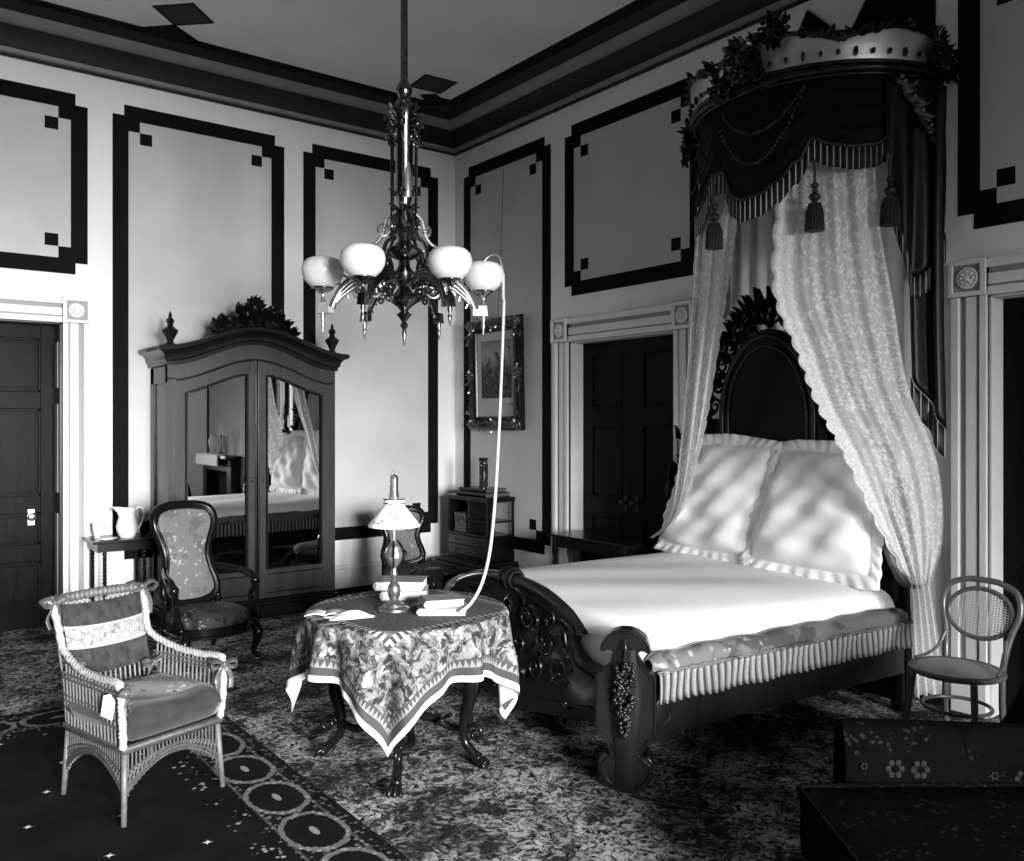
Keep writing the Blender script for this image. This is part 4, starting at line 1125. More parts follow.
for k in range(7):
    a = PI * k / 6; g.leaf((0, yc, cz(0) + .17), (cos(a), 0, sin(a) + .2), (0, -1, 0), .10, .028, .2, .010)
g.bx(-.36, .36, yc - .012, yc + .012, cz(.36) - .02, cz(.36) + .015)
g.prism([(-.42, cz(.42) - .02)] + [(x / 20, cz(x / 20) + crest_h(x / 20) * .42) for x in range(-8, 9)] + [(.42, cz(.42) - .02)], -.02, (0, yc - .01, 0), (1, 0, 0), (0, 0, 1))
g.build('crest', M['walnut_dark'], WD, smooth=50)

# ------------------------------------------------------------------ Victorian chairs (local: front towards -y)
def balloon_outline(w, z0, z1, waist, n=44):
    """closed spoon-back outline as (x, z)"""
    H = z1 - z0; pts = []
    half = [(0.0, 0.0), (.24, .01), (.42, .06), (.49, .14), (.47, .24), (.41, .36), (waist, .50), (.44, .64), (.53, .78), (.54, .88), (.46, .96), (.26, .995), (0, 1.0)]
    right = [(x * w, z0 + z * H) for x, z in half]
    loop = right + [(-x, z) for x, z in reversed(right[1:-1])]
    P, _ = spline([(x, 0, z) for x, z in loop], [0] * len(loop), 4, True)
    return [(p.x, p.z) for p in P]
def spoon_chair(name, label, loc, rotz, w, seat_z, top_z, arms, mats, group=None, sd=.50, sw=.56):
    t = thing(name, label, 'chair', loc, rotz, group)
    wood_, fab, seatfab = mats
    lean = .22; yb = sd * .46
    def bk(x, z, off=0):   # point on the raked back
        return (x, yb + (z - seat_z) * lean + off + .10 * (x / w) ** 2 * -1.0, z)
    ol = balloon_outline(w, seat_z + .05, top_z, .38)
    g = G(); g.tube([bk(x, z) for x, z in ol], .030, 10, closed=True); g.tube([bk(x * .93, lerp(seat_z + .4, z, .95), -.022) for x, z in ol], .011, 6, closed=True)
    g.build('back_frame', M[wood_], t, smooth=180)
    g = G(); cx_, cz_ = 0, (seat_z + .05 + top_z) / 2; n = len(ol); rings = 7; vs = []; fs = []
    for r in range(rings):
        f = .90 * (1 - r / (rings - 1) * .98)
        for (x, z) in ol:
            xx, zz = x * f, cz_ + (z - cz_) * (f if f > .2 else f); vs.append(bk(xx, zz, -.012 - .035 * (1 - (f / .9) ** 2)))
    for r in range(rings - 1):
        for k in range(n): j = (k + 1) % n; fs.append((r * n + k, r * n + j, (r + 1) * n + j, (r + 1) * n + k))
    fs.append(tuple(range((rings - 1) * n, rings * n))); g.add(vs, fs)
    g.add([(v[0], v[1] + .05 + .02, v[2]) for v in vs[:n]], [tuple(reversed(range(n)))])
    g.build('back_upholstery', M[fab], t, smooth=180)
    # seat: rail with serpentine front + sprung upholstery
    def so(a):
        x, y = cos(a), sin(a); p = 3.0; k = (abs(x) ** p + abs(y) ** p) ** (-1 / p)
        wy = sw / 2 * (1 - .14 * (y * k + 1) / 2 * 1.0) if True else sw / 2
        return (x * k * wy, -y * k * -sd / 2 - (.035 * cos(x * k * PI / 2) if y < 0 else 0))
    seg = 40; ring = [so(2 * PI * k / seg) for k in range(seg)]
    g = G(); zr = seat_z - .10
    for (f0, za, f1, zb) in ((1, zr, 1, zr + .06),):
        g.prism([(x, y) for x, y in ring], .065, (0, 0, zr), (1, 0, 0), (0, 1, 0))
    g.tube([(x * 1.01, y * 1.01, zr + .004) for x, y in ring], .012, 6, closed=True)
    g.build('seat_rail', M[wood_], t, smooth=40)
    g = G(); vs = []; fs = []; prof = [(.985, -.04), (1.0, -.01), (.98, .025), (.88, .05), (.6, .066), (.25, .072), (.02, .073)]
    for f, z in prof:
        for x, y in ring: vs.append((x * f, y * f, seat_z + z))
    for r in range(len(prof) - 1):
        for k in range(seg): j = (k + 1) % seg; fs.append((r * seg + k, r * seg + j, (r + 1) * seg + j, (r + 1) * seg + k))
    fs += [tuple(reversed(range(seg))), tuple(range((len(prof) - 1) * seg, len(prof) * seg))]; g.add(vs, fs)
    g.build('seat', M[seatfab], t, smooth=180)
    for sx in (-1, 1):
        g = G(); x = sx * sw * .45; y = -sd * .46     # front cabriole leg
        g.tube([(x, y, zr + .05), (x + sx * .02, y - .025, zr - .02), (x + sx * .012, y - .02, zr * .62), (x - sx * .004, y, zr * .30), (x, y - .012, .05), (x + sx * .008, y - .03, .018)], [.034, .040, .030, .019, .017, .021], 10, 5)
        g.ball((x + sx * .01, y - .032, .028), (.026, .030, .024), 10, 7); g.scroll((x, y - .045, zr + .0), (sx, 0, 0), (0, 0, 1), .025, 1.3, .007, 1, 0)
        lg = g.build('leg', M[wood_], t, smooth=180)
        g = G(); g.lathe([(.008, 0), (.016, .004), (.016, .014), (.008, .02)], (x + sx * .01, y - .03, 0), 10); g.build('caster', M['bright_metal'], lg, smooth=60)
        g = G(); xb = sx * sw * .36; ybk = sd * .44
        g.tube([(xb, ybk, seat_z + .12), (xb, ybk, zr), (xb, ybk + .03, zr * .5), (xb + sx * .01, ybk + .10, .0)], [.024, .026, .020, .018], 8, 5); g.build('leg', M[wood_], t, smooth=180)
        if arms:
            g = G(); za = seat_z + .27
            g.tube([bk(sx * w * .42, za + .05), (sx * (sw * .48), .05, za + .03), (sx * (sw * .53), -.08, za + .01), (sx * sw * .54, -.15, za - .03), (sx * sw * .52, -.155, za - .08), (sx * sw * .50, -.13, za - .14), (sx * sw * .51, -.16, za - .20), (sx * sw * .49, -sd * .44, zr + .05)], [.02, .024, .030, .028, .022, .020, .024, .030], 9, 5)
            g.ball((sx * sw * .54, -.155, za - .035), (.036, .034, .040), 10, 7)
            g.build('arm', M[wood_], t, smooth=180)
    return t
spoon_chair('armchair', 'low carved armchair with flowered spoon back in front of the wardrobe', (2.03, 6.30, 0), math.radians(8), .42, .31, 1.08, True, ('dark_wood', 'brocade', 'brocade_dark'))
spoon_chair('side_chair', 'flowered spoon-back chair half hidden behind the lamp and table', (3.80, 6.42, 0), math.radians(-14), .36, .41, .93, False, ('dark_wood', 'brocade', 'brocade_dark'), None, .46, .48)

# ------------------------------------------------------------------ little spool-legged table and what stands on it
T1 = (1.765, 7.61); TZ = .755
t = thing('side_table', 'small spool-legged table between the door casing and the wardrobe', 'table', (T1[0], T1[1], 0))
g = G(); g.bx(-.25, .25, -.20, .22, TZ - .022, TZ); g.build('tabletop', M['walnut_dark'], t, bevel=.006)
g = G(); g.bx(-.215, .20, -.165, .185, TZ - .09, TZ - .022); g.build('apron', M['walnut_dark'], t)
for (x, y) in ((-.155, -.14), (.145, -.14), (-.185, .15), (.16, .15)):
    g = G(); prof = [(.012, 0), (.016, .02)]
    for k in range(22): z = .04 + k * .028; prof += [(.011, z), (.0185, z + .010), (.0185, z + .018)]
    prof += [(.012, .665), (.02, TZ - .09), (.02, TZ - .022)]; g.lathe(prof, (x, y, 0), 10); g.build('leg', M['dark_wood'], t, smooth=60)
for y in (-.14, .15):
    g = G(); g.bx(-.16, .15, y - .012, y + .012, .115, .14); g.build('stretcher', M['dark_wood'], t, bevel=.003)
def revolve_hollow(prof, th=.004):
    return prof + [(max(.002, r - th), z) for r, z in reversed(prof) if z > th]
t = thing('pitcher', 'white china pitcher with tall spout on the spool-legged table', 'pitcher', (1.80, 7.56, TZ))
g = G(); prof = [(.03, .002), (.055, 0), (.06, .012), (.078, .05), (.084, .09), (.076, .13), (.064, .17), (.060, .20), (.066, .225), (.070, .24)]
g.lathe(revolve_hollow(prof, .005), (0, 0, 0), 32)
vs = []
for i, v in enumerate(g.v):
    x, y, z = v
    if z > .17:
        k = (z - .17) / .07; f = max(0, -x / .07); x -= .055 * k * f ** 2; z += .018 * k * f
    vs.append((x, y, z))
g.v = vs; p = g.build('body', M['china'], t, smooth=180)
g = G(); g.tube([(.055, 0, .215), (.09, 0, .245), (.125, 0, .225), (.128, 0, .165), (.105, 0, .10), (.078, 0, .065)], [.010, .010, .011, .010, .010, .009], 8, 5); g.build('handle', M['china'], t, smooth=180)
t = thing('cup', 'small white handled cup beside the pitcher on the spool-legged table', 'cup', (1.595, 7.66, TZ))
g = G(); g.lathe(revolve_hollow([(.022, 0), (.028, .004), (.020, .016), (.034, .05), (.037, .10), (.042, .125)], .003), (0, 0, 0), 24); g.build('bowl', M['china'], t, smooth=180)
g = G(); g.tube([(.036, 0, .11), (.065, 0, .115), (.07, 0, .07), (.035, 0, .045)], .006, 8, 5); g.build('handle', M['china'], t, smooth=180)
t = thing('plate', 'flat pale plate under the pitcher on the spool-legged table', 'plate', (1.80, 7.56, TZ))
t.location = (1.635, 7.50, TZ); t['label'] = 'flat pale dish at the front of the spool-legged table'; t['category'] = 'dish'
g = G(); g.lathe([(.05, 0), (.065, .004), (.105, .014), (.107, .017), (.065, .009), (.002, .007)], (0, 0, 0), 28, sq=(.75, .6)); g.build('dish_body', M['china'], t, smooth=180)
t.name = 'dish'
HOSE =  [(2.963, 3.965, 2.396), (2.924, 3.932, 2.05), (2.852, 3.862, 1.656), (2.751, 3.762, 1.281), (2.636, 3.649, 1.036), (2.522, 3.56, 0.891), (2.41, 3.494, 0.816), (2.323, 3.46, 0.789)]
# ------------------------------------------------------------------ centre table, its cover and what lies on it
TC = V((2.24, 3.82, 0)); TT = .755; TR = .49
t = thing('centre_table', 'round centre table on carved cabriole legs under the tapestry cover', 'table', tuple(TC))
g = G(); g.lathe([(.01, TT - .03), (TR - .03, TT - .03), (TR - .005, TT - .02), (TR - .005, TT - .006), (TR - .02, TT - .002), (.01, TT - .002)], (0, 0, 0), 40); g.build('tabletop', M['dark_wood'], t, smooth=40)
g = G(); ring = [(TR * .78 * cos(k * PI / 24), TR * .78 * sin(k * PI / 24)) for k in range(48)]
g.lathe([(TR * .78, TT - .12), (TR * .80, TT - .10), (TR * .80, TT - .03), (TR * .7, TT - .03), (TR * .7, TT - .12)], (0, 0, 0), 40); g.build('apron', M['dark_wood'], t, smooth=40)
feet = [(-.33, .26), (-.27, -.36), (.215, -.33), (.19, .31)]
for fx, fy in feet:
    a = math.atan2(fy, fx); R_ = math.hypot(fx, fy); P = lambda r, z: (r * cos(a), r * sin(a), z)
    g = G()
    g.tube([P(R_ * .80, TT - .06), P(R_ * .86, TT - .13), P(R_ * .90, TT - .22), P(R_ * .88, .36), P(R_ * .80, .22), P(R_ * .80, .13), P(R_ * .92, .07), P(R_ * 1.0, .045)], [.045, .052, .050, .036, .026, .022, .024, .030], 10, 5)
    n_ = V((cos(a), sin(a), 0)); sdv = V((-sin(a), cos(a), 0))
    g.scroll(V(P(R_ * .95, .17)) + sdv * .0, n_, (0, 0, 1), .045, 1.4, .014, -1, PI)
    for s in (-1, 1): g.scroll(V(P(R_ * .90, TT - .19)) + sdv * s * .035, n_, (0, 0, 1), .05, 1.4, .012, 1, .5)
    for k in range(5): g.leaf(P(R_ * .88 + .01, TT - .17 - k * .02), n_ * .3 + sdv * (k - 2) * .4 + V((0, 0, -1)), n_, .09, .02, .3, .006)
    for k in (-1, 0, 1): g.tube([P(R_ * .98, .05), V(P(R_ * 1.06, .035)) + sdv * k * .022, V(P(R_ * 1.10, .012)) + sdv * k * .030], [.012, .014, .008], 6, 3)
    g.ball(P(R_ * 1.02, .030), (.028, .028, .028), 10, 7)
    lg = g.build('leg', M['dark_wood'], t, smooth=180)
    g = G(); g.ball(P(R_ * 1.02, .008), (.011, .011, .008), 8, 6); g.build('caster', M['bright_metal'], lg, smooth=180)
for k in range(4):
    a, b = V((*feet[k], 0)) * .80, V((*feet[(k + 2) % 4], 0)) * .80
    if k < 2: pass
    c_ = V((0, 0, .26)); p0 = V((feet[k][0] * .82, feet[k][1] * .82, .19))
    g = G(); sd_ = V((-p0.y, p0.x, 0)).normalized()
    g.tube([p0, p0 * .7 + V((0, 0, .03)) + sd_ * .05, p0 * .4 + V((0, 0, .13)) + sd_ * .03, V((0, 0, .225)) + sd_ * .02], [.018, .02, .022, .025], 8, 5)
    g.scroll(p0 * .6 + V((0, 0, .10)), p0.normalized(), sd_, .05, 1.5, .012, 1, 0)
    g.build('stretcher', M['dark_wood'], t, smooth=180)
g = G(); g.lathe([(.002, .18), (.03, .185), (.05, .21), (.045, .245), (.02, .26), (.03, .285), (.015, .31), (.004, .33)], (0, 0, 0), 14); g.build('stretcher_boss', M['dark_wood'], t, smooth=60)

HS = .77; CROT = math.radians(231)              # one corner of the cover hangs towards the front
def cover_pt(u, v, off=0.0):
    x, y = u * HS, v * HS; r = math.hypot(x, y); th = math.atan2(y, x)
    if r <= TR: rho, z = r, TT + .004
    else:
        d = r - TR; c4 = cos(4 * (th - PI / 4))       # 1 towards the corners
        edge = .022; b = min(1, d / .05)
        flare = .05 + .13 * max(0, c4) ** 1.5
        flare *= 1 - .7 * max(0, cos(th + CROT - PI / 4 - math.radians(321))) ** 4
        fold = .035 * sin(th * 12 + 1.3) * min(1, d / .25) + .02 * sin(th * 21 + .4) * min(1, d / .3) + .03 * max(0, c4) * sin((th - PI / 4) * 16) * min(1, d / .3)
        rho = TR + edge * b + flare * max(0, d - .02) + fold
        dd = d - .5 * edge * b
        z = TT + .004 - max(0, dd) * (1 - .5 * flare * flare * 4 * .5)
        if d < .05: z = TT + .004 - d * d / .1 * .9
        else: z = TT + .004 - .0225 - (d - .05) * (.985 - flare * .25)
    a = th + CROT - PI / 4
    rho += off
    return (rho * cos(a), rho * sin(a), z)
NC = 110
g = G(); g.sheet(lambda u, v: cover_pt(u * 2 - 1, v * 2 - 1), NC, NC, lambda u, v: ((u * 2 - 1) * HS, (v * 2 - 1) * HS))
tc = thing('tablecloth', 'tapestry table cover with flowers, zigzag border and white hem over the centre table', 'tablecloth', tuple(TC))
g.build('woven_cover', M['table_cover'], tc, smooth=180)
g = G(); g.sheet(lambda u, v: V(cover_pt(u * 2 - 1, v * 2 - 1, -.004)) - V((0, 0, .002)), NC, NC); g.build('lining', M['cover_lining'], tc, smooth=180)

# lamp
LP_ = (2.155, 3.80, TT + .005)
t = thing('table_lamp', 'slender table lamp with pale conical shade and clear chimney on the centre table', 'lamp', LP_)
g = G(); g.lathe([(.075, 0), (.08, .006), (.078, .014), (.055, .022), (.05, .034), (.03, .042), (.022, .06), (.028, .07), (.034, .10), (.030, .125), (.018, .14), (.022, .15), (.013, .165), (.02, .18), (.015, .195), (.012, .215)], (0, 0, 0), 24); g.build('base', M['gilt'], t, smooth=45)
g = G(); g.lathe([(.012, .215), (.03, .235), (.045, .265), (.047, .29), (.035, .32), (.016, .34)], (0, 0, 0), 12)
b_ = g.build('font', M['gilt_lit'], t, smooth=20)
g = G()
for k in range(6):
    a = k * PI / 3; g.scroll((.05 * cos(a), .05 * sin(a), .28), (cos(a), sin(a), 0), (0, 0, 1), .022, 1.3, .004, 1, 0)
    g.tube([(.02 * cos(a), .02 * sin(a), .215), (.058 * cos(a), .058 * sin(a), .26), (.05 * cos(a), .05 * sin(a), .31), (.02 * cos(a), .02 * sin(a), .35)], .004, 6, 4)
g.build('font_scrolls', M['bronze'], b_, smooth=60)
g = G(); g.lathe([(.009, .335), (.009, .46), (.018, .465), (.02, .49), (.014, .50)], (0, 0, 0), 12); g.build('stem', M['gilt_lit'], t, smooth=45)
g = G(); g.tube([(0, 0, .47), (.06, 0, .45), (.118, 0, .425)], .003, 5, 3); g.tube([(0, 0, .47), (-.06, 0, .45), (-.118, 0, .425)], .003, 5, 3); g.tube([(.12 * cos(k * PI / 12), .12 * sin(k * PI / 12), .425) for k in range(24)], .004, 6, closed=True); g.build('shade_carrier', M['bronze'], t, smooth=60)
def shade_mat():
    n = N('painted_lamp_shade'); o = n.xyz(n.tc.outputs['Object'])
    fl = n.ramp(n.vor(60), [(.25, 1), (.4, 0)]); cl_ = n.ramp(n.noise(14, 2), [(.52, 0), (.58, 1)])
    reg = n.math('LESS_THAN', n.math('ADD', o[0], n.math('MULTIPLY', o[1], .4)), -.045)
    c = n.mix(n.math('MULTIPLY', n.math('MULTIPLY', fl, cl_), reg), .82, .03)
    return n.done(n.pbr(c, .5, 0, .3))
M['shade'] = shade_mat()
g = G(); g.lathe([(.128, .42), (.130, .424), (.052, .525), (.048, .56), (.045, .56), (.049, .524), (.125, .42)], (0, 0, 0), 36); sh = g.build('shade', M['shade'], t, smooth=50)
g = G()
for z in (.535, .556): g.tube([(.050 * cos(k * PI / 12), .050 * sin(k * PI / 12), z) for k in range(24)], .0035, 6, closed=True)
g.build('shade_ring', M['bronze'], sh, smooth=60)
g = G(); g.lathe([(.022, .49), (.030, .52), (.026, .56), (.021, .60), (.021, .66), (.018, .672), (.003, .68)], (0, 0, 0), 18); g.build('chimney', M['glass'], t, smooth=50)
g = G(); g.tube([(-.015, 0, .67), (-.005, 0, .70), (.008, 0, .695), (.012, 0, .67)], .004, 6, 3); g.build('chimney_cap', M['bright_metal'], t, smooth=60)

def book(name, label, loc, rotz, size, cover, group=None, pages='paper', tilt=None):
    w, d, h = size; t = thing(name, label, 'book', loc, rotz, group); c = .0035
    g = G(); g.bx(-w / 2, w / 2, -d / 2, d / 2, 0, c); g.bx(-w / 2, w / 2, -d / 2, d / 2, h - c, h)
    n = 8; pts = [(-w / 2 - .012 * sin(PI * k / n), h * k / n) for k in range(n + 1)]
    g.prism(pts + [(-w / 2 + c, h), (-w / 2 + c, 0)], -d, (0, -d / 2, 0), (1, 0, 0), (0, 0, 1))
    g.build('cover', M[cover], t, smooth=30)
    g = G(); g.bx(-w / 2 + c, w / 2 - .006, -d / 2 + .006, d / 2 - .006, c, h - c); g.build('pages', M[pages], t)
    return t
ZT = TT + .006; GB = 'books on the centre table'
B1 = (2.325, 3.61)
book('book', 'flat pale book under another at the right of the table lamp', (B1[0], B1[1], ZT), math.radians(-37), (.225, .155, .034), 'book_pale', GB)
book('book', 'grey cloth book lying on top of the pile at the right of the lamp', (B1[0] + .004, B1[1] + .015, ZT + .035), math.radians(-20), (.195, .15, .038), 'book_cloth', GB)
B2 = (2.365, 4.045)
book('book', 'thick pale book at the bottom of the pile behind the lamp', (B2[0], B2[1], ZT), math.radians(-33), (.24, .19, .05), 'book_pale', GB)
book('book', 'thick pale book on top of the pile behind the lamp', (B2[0] - .015, B2[1] + .012, ZT + .051), math.radians(-40), (.25, .19, .048), 'book_cloth', GB)
book('book', 'thin dark book lying flat between the lamp base and the right pile', (2.317, 3.766, ZT), math.radians(-37), (.10, .075, .02), 'book_dark', GB)
t = thing('booklet', 'open white booklet at the left edge of the centre table', 'booklet', (1.85, 3.935, ZT), math.radians(-32))
g = G()
for s in (-1, 1): g.sheet(lambda u, v: (s * u * .095, (v - .5) * .12, .002 + .012 * sin(u * PI) * (1 - u * .5)), 10, 4)
g.build('leaves', M['paper'], t, smooth=180, solid=.003)
t = thing('handkerchief', 'crumpled white handkerchief on the table in front of the booklet', 'handkerchief', (1.90, 3.78, ZT), math.radians(-20))
g = G(); g.sheet(lambda u, v: ((u - .5) * .20 + .02 * sin(v * 5), (v - .5) * .10 * (1 - .5 * abs(u - .4)), .004 + .022 * max(0, sin(u * PI) * sin(v * PI)) * (1 + .5 * sin(u * 9 + v * 4))), 24, 14); g.build('cloth', M['linen'], t, smooth=180, solid=.003)

# ------------------------------------------------------------------ chandelier
CH = (2.487, 4.27, 0)
t = thing('chandelier', 'dark gas chandelier with six arched arms and four etched globes', 'chandelier', CH)
g = G(); g.lathe([(.020, 3.6), (.021, 4.8), (.05, 4.86), (.085, 4.90), (.09, 4.929), (.01, 4.93)], (0, 0, 0), 16); g.build('ceiling_rod', M['lamp_brass'], t, smooth=40)
g = G()
g.lathe([(.004, 2.13), (.008, 2.16), (.014, 2.20), (.010, 2.225), (.024, 2.245), (.012, 2.265), (.03, 2.29), (.045, 2.305), (.02, 2.325), (.035, 2.345), (.075, 2.375), (.085, 2.40), (.05, 2.43), (.03, 2.46), (.055, 2.49), (.06, 2.54), (.035, 2.575), (.03, 2.61), (.095, 2.64), (.11, 2.665), (.06, 2.69), (.035, 2.72), (.05, 2.76), (.03, 2.80), (.045, 2.85), (.03, 2.90), (.042, 2.95), (.05, 3.0), (.05, 3.42), (.062, 3.45), (.05, 3.50), (.03, 3.53), (.045, 3.56), (.045, 3.59), (.025, 3.62), (.014, 3.66)], (0, 0, 0), 20)
sh = g.build('shaft', M['lamp_brass'], t, smooth=35)
g = G(); g.lathe([(.028, 2.96), (.034, 3.02), (.012, 3.20), (.003, 3.24)], (0, -.035, 0), 10, sq=(1, .9)); g.build('burnished_spire', M['gilt_lit'], sh, smooth=40)
g = G(); R = random.Random(2)
for k in range(6):
    a = math.radians(-37.3 + 60 * k + 30); n_ = V((cos(a), sin(a), 0)); Z_ = V((0, 0, 1))
    g = G(); g.scroll(n_ * .075 + Z_ * 3.38, n_, Z_, .045, 1.5, .009, 1, 0); g.scroll(n_ * .075 + Z_ * 3.30, n_, Z_, .035, 1.5, .008, -1, 0)
    for q in range(3): g.leaf(n_ * .05 + Z_ * (3.36 + .04 * q), n_ + Z_ * .8, Z_, .07, .018, .3, .004)
    g.build('scroll_bracket', M['lamp_brass'], sh, smooth=60)
    g = G()
    for z in (2.80, 2.88, 2.96): g.leaf(n_ * .03 + Z_ * z, n_ * .5 + Z_, n_, .07, .02, .5, .004)
    g.build('leaf_ornament', M['lamp_brass'], sh, smooth=60)
for k in range(6):
    a = math.radians(-37.3 + 60 * k + 30)
    g = G(); g.tube([(.078 * cos(a), .078 * sin(a), 3.32), (.078 * cos(a), .078 * sin(a), 2.80)], .006, 6); g.build('side_rod', M['lamp_brass'], sh, smooth=60)
for k in range(6):
    a = math.radians(-28.3 + 60 * k); n_ = V((cos(a), sin(a), 0)); Z_ = V((0, 0, 1)); sdv = V((-sin(a), cos(a), 0)); P = lambda r, z: n_ * r + Z_ * z
    pale = k in (0, 3)  # side arms get a paler metal, the light on them put into the colour
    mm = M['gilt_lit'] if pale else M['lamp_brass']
    g = G()
    for off, rr in ((0, .013), (-.028, .011), (-.052, .010)):
        g.tube([P(.10, 2.50 + off * .5), P(.17, 2.535 + off * .8), P(.26, 2.52 + off), P(.34, 2.455 + off * .9), P(.385, 2.38 + off * .35), P(.40, 2.335)], rr, 8, 5, flat=1.5)
    for q in range(6):
        f = q / 5; g.tube([P(lerp(.14, .37, f), lerp(2.53, 2.40, f ** 2) - .0), P(lerp(.15, .35, f), lerp(2.48, 2.37, f ** 2) - .02)], .005, 5)
    g.scroll(P(.16, 2.44), n_, Z_, .05, 1.6, .009, -1, PI / 2); g.scroll(P(.26, 2.43), n_, Z_, .045, 1.5, .008, 1, PI / 2)
    for q in range(5):
        f = q / 4; g.leaf(P(lerp(.13, .34, f), lerp(2.545, 2.47, f * f)), n_ + Z_ * (.7 - f), Z_ + n_ * .2, .06, .016, .5, .004)
    g.ball(tuple(P(.16, 2.44)), .018, 8, 6); g.ball(tuple(P(.26, 2.43)), .016, 8, 6)
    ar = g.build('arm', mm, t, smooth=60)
    g = G(); g.box(tuple(P(.445, 2.335)), (.06, .06, .05), None); bb = Matrix.Rotation(a, 4, 'Z')
    g = G(); g.box((.445, 0, 2.335), (.058, .045, .060), bb, .8); g.box((.405, 0, 2.325), (.03, .03, .035), bb)
    g.lathe([(.003, 2.20), (.007, 2.23), (.012, 2.255), (.007, 2.27), (.014, 2.29), (.012, 2.31)], tuple(P(.45, 0)), 10)
    if k in (0, 3, 4, 5): g.lathe([(.012, 2.36), (.018, 2.375), (.009, 2.39), (.012, 2.415), (.02, 2.43), (.045, 2.44), (.05, 2.446), (.01, 2.447)], tuple(P(.45, 0)), 14)
    g.build('burner', mm, ar, smooth=45)
    # upper bracket with a scroll eye
    g = G(); g.tube([P(.06, 2.88), P(.10, 2.84), P(.12, 2.76), P(.15, 2.71), P(.20, 2.68), P(.235, 2.62), P(.24, 2.56)], [.010, .010, .010, .010, .011, .011, .008], 6, 5)
    g.tube([P(.06, 2.68), P(.12, 2.665), P(.17, 2.64), P(.20, 2.59), P(.21, 2.54)], .008, 6, 5)
    g.tube([P(.115 + .033 * cos(q * PI / 8), 2.78 + .033 * sin(q * PI / 8)) for q in range(16)], .008, 6, closed=True); g.ball(tuple(P(.115, 2.78)), .014, 8, 6)
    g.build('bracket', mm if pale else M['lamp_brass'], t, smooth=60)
    if k in (0, 3, 4, 5):
        c = P(.45, 2.535)
        prof = [(.046, -.088), (.066, -.082), (.095, -.055), (.113, -.02), (.118, .012), (.110, .045), (.090, .068), (.066, .078), (.062, .078), (.086, .064), (.105, .042), (.112, .012), (.108, -.018), (.090, -.052), (.062, -.078), (.044, -.083)]
        gl = G(); b0 = len(gl.v); gl.lathe(prof, tuple(c), 30); gl.f = gl.f[:-2]; gl.mi = gl.mi[:-2]
        gb = gl.build('globe', M['globe'], t, smooth=180)
        g2 = G(); g2.tube([c + V((.058 * cos(q * PI / 10), .058 * sin(q * PI / 10), -.088)) for q in range(20)], .005, 6, closed=True)
        for q in range(3):
            an = q * 2 * PI / 3; g2.tube([c + V((.012 * cos(an), .012 * sin(an), -.12)), c + V((.06 * cos(an), .06 * sin(an), -.088))], .003, 5)
        g2.build('globe_gallery', M['lamp_brass'], gb, smooth=60)
# rubber gas hose from the right-hand burner to the lamp
t = thing('gas_hose', 'pale rubber hose hanging from the chandelier globe down to the table', 'hose', (0, 0, 0))
a = math.radians(-28.3); gx, gy = CH[0] + .45 * cos(a), CH[1] + .45 * sin(a)
Rv, Fv = V((.795, -.606, 0)), V((.606, .795, 0))
p0 = V((gx, gy, 2.60)); hp = [p0 + V((0, 0, -.02)), p0 + V((0, 0, .02)) + Rv * .005, p0 + V((0, 0, .055)) + Rv * .045, p0 + V((0, 0, .045)) + Rv * .09, p0 + V((0, 0, -.05)) + Rv * .115, p0 + V((0, 0, -.35)) + Rv * .115 - Fv * .02]
e = V((2.44, 3.57, TT + .022))
hp += [V(q) for q in HOSE]
g = G(); g.tube(hp[:5], .007, 8, 6); g.build('hook_pipe', M['gilt_lit'], t, smooth=180)
g = G(); g.tube(hp[4:], .0085, 10, 8); g.build('tube', M['rubber'], t, smooth=180)

# ------------------------------------------------------------------ cabinet in the corner
K0 = V((5.19, 7.11, 0))
t = thing('corner_cabinet', 'dark open-shelved cabinet with small drawers against the wall near the corner', 'cabinet', tuple(K0))
x0, x1, y0, y1 = -.335, 0, -.34, .34
g = G(); g.bx(-.50, 0, -.42, .40, .27, .31); g.bx(-.47, 0, -.40, .38, .31, .34); g.bx(-.46, -.02, -.38, .36, .20, .27); g.build('stand', M['walnut_dark'], t, bevel=.008)
for x in (-.44, -.03):
    for y in (-.36, .34):
        g = G(); g.lathe([(.016, 0), (.02, .04), (.03, .10), (.02, .16), (.026, .20)], (x, y, 0), 12); g.build('leg', M['walnut_dark'], t, smooth=60)
g = G()
g.bx(x0, x1, y0, y1, .34, .375); g.bx(x0, x1, y0, y1, .575, .595); g.bx(x0 - .012, x1, y0 - .012, y1 + .012, .935, .965); g.bx(x0 - .005, x1, y0 - .005, y1 + .005, .92, .935)
g.bx(x0, x1, y1 - .018, y1, .36, .93); g.bx(-.012, 0, .02, y1, .36, .93); g.bx(-.012, 0, y0, y1, .36, .59); g.bx(x0 + .02, x1, y0 + .004, y0 + .016, .36, .58); g.bx(x0 + .01, x1, -.01, .005, .59, .93)
g.bx(x0 + .005, -.02, y0, -.01, .72, .735)
for x in (x0 + .011, -.013): g.bx(x - .011, x + .011, y0, y0 + .022, .36, .93)
g.bx(x0, x0 + .02, y1 - .02, y1, .36, .93)
g.build('case', M['dark_wood'], t, bevel=.003)
for (a, b, z0, z1) in ((.01, .325, .38, .475), (.01, .325, .48, .57), (-.325, .005, .38, .475), (-.325, .005, .48, .57)):
    g = G(); g.bx(x0 - .006, x0 + .20, a, b, z0, z1); d = g.build('drawer', M['walnut_dark'], t, bevel=.003)
    g = G(); g.ball((x0 - .014, (a + b) / 2, (z0 + z1) / 2), .011, 8, 6); g.build('knob', M['bronze'], d, smooth=180)
t2 = thing('box', 'small box with mottled pale pattern inside the corner cabinet', 'box', (4.99, 7.27, .596))
g = G(); g.bx(-.11, .09, -.10, .10, 0, .17); g.build('box_body', M['mottled'], t2, bevel=.006)
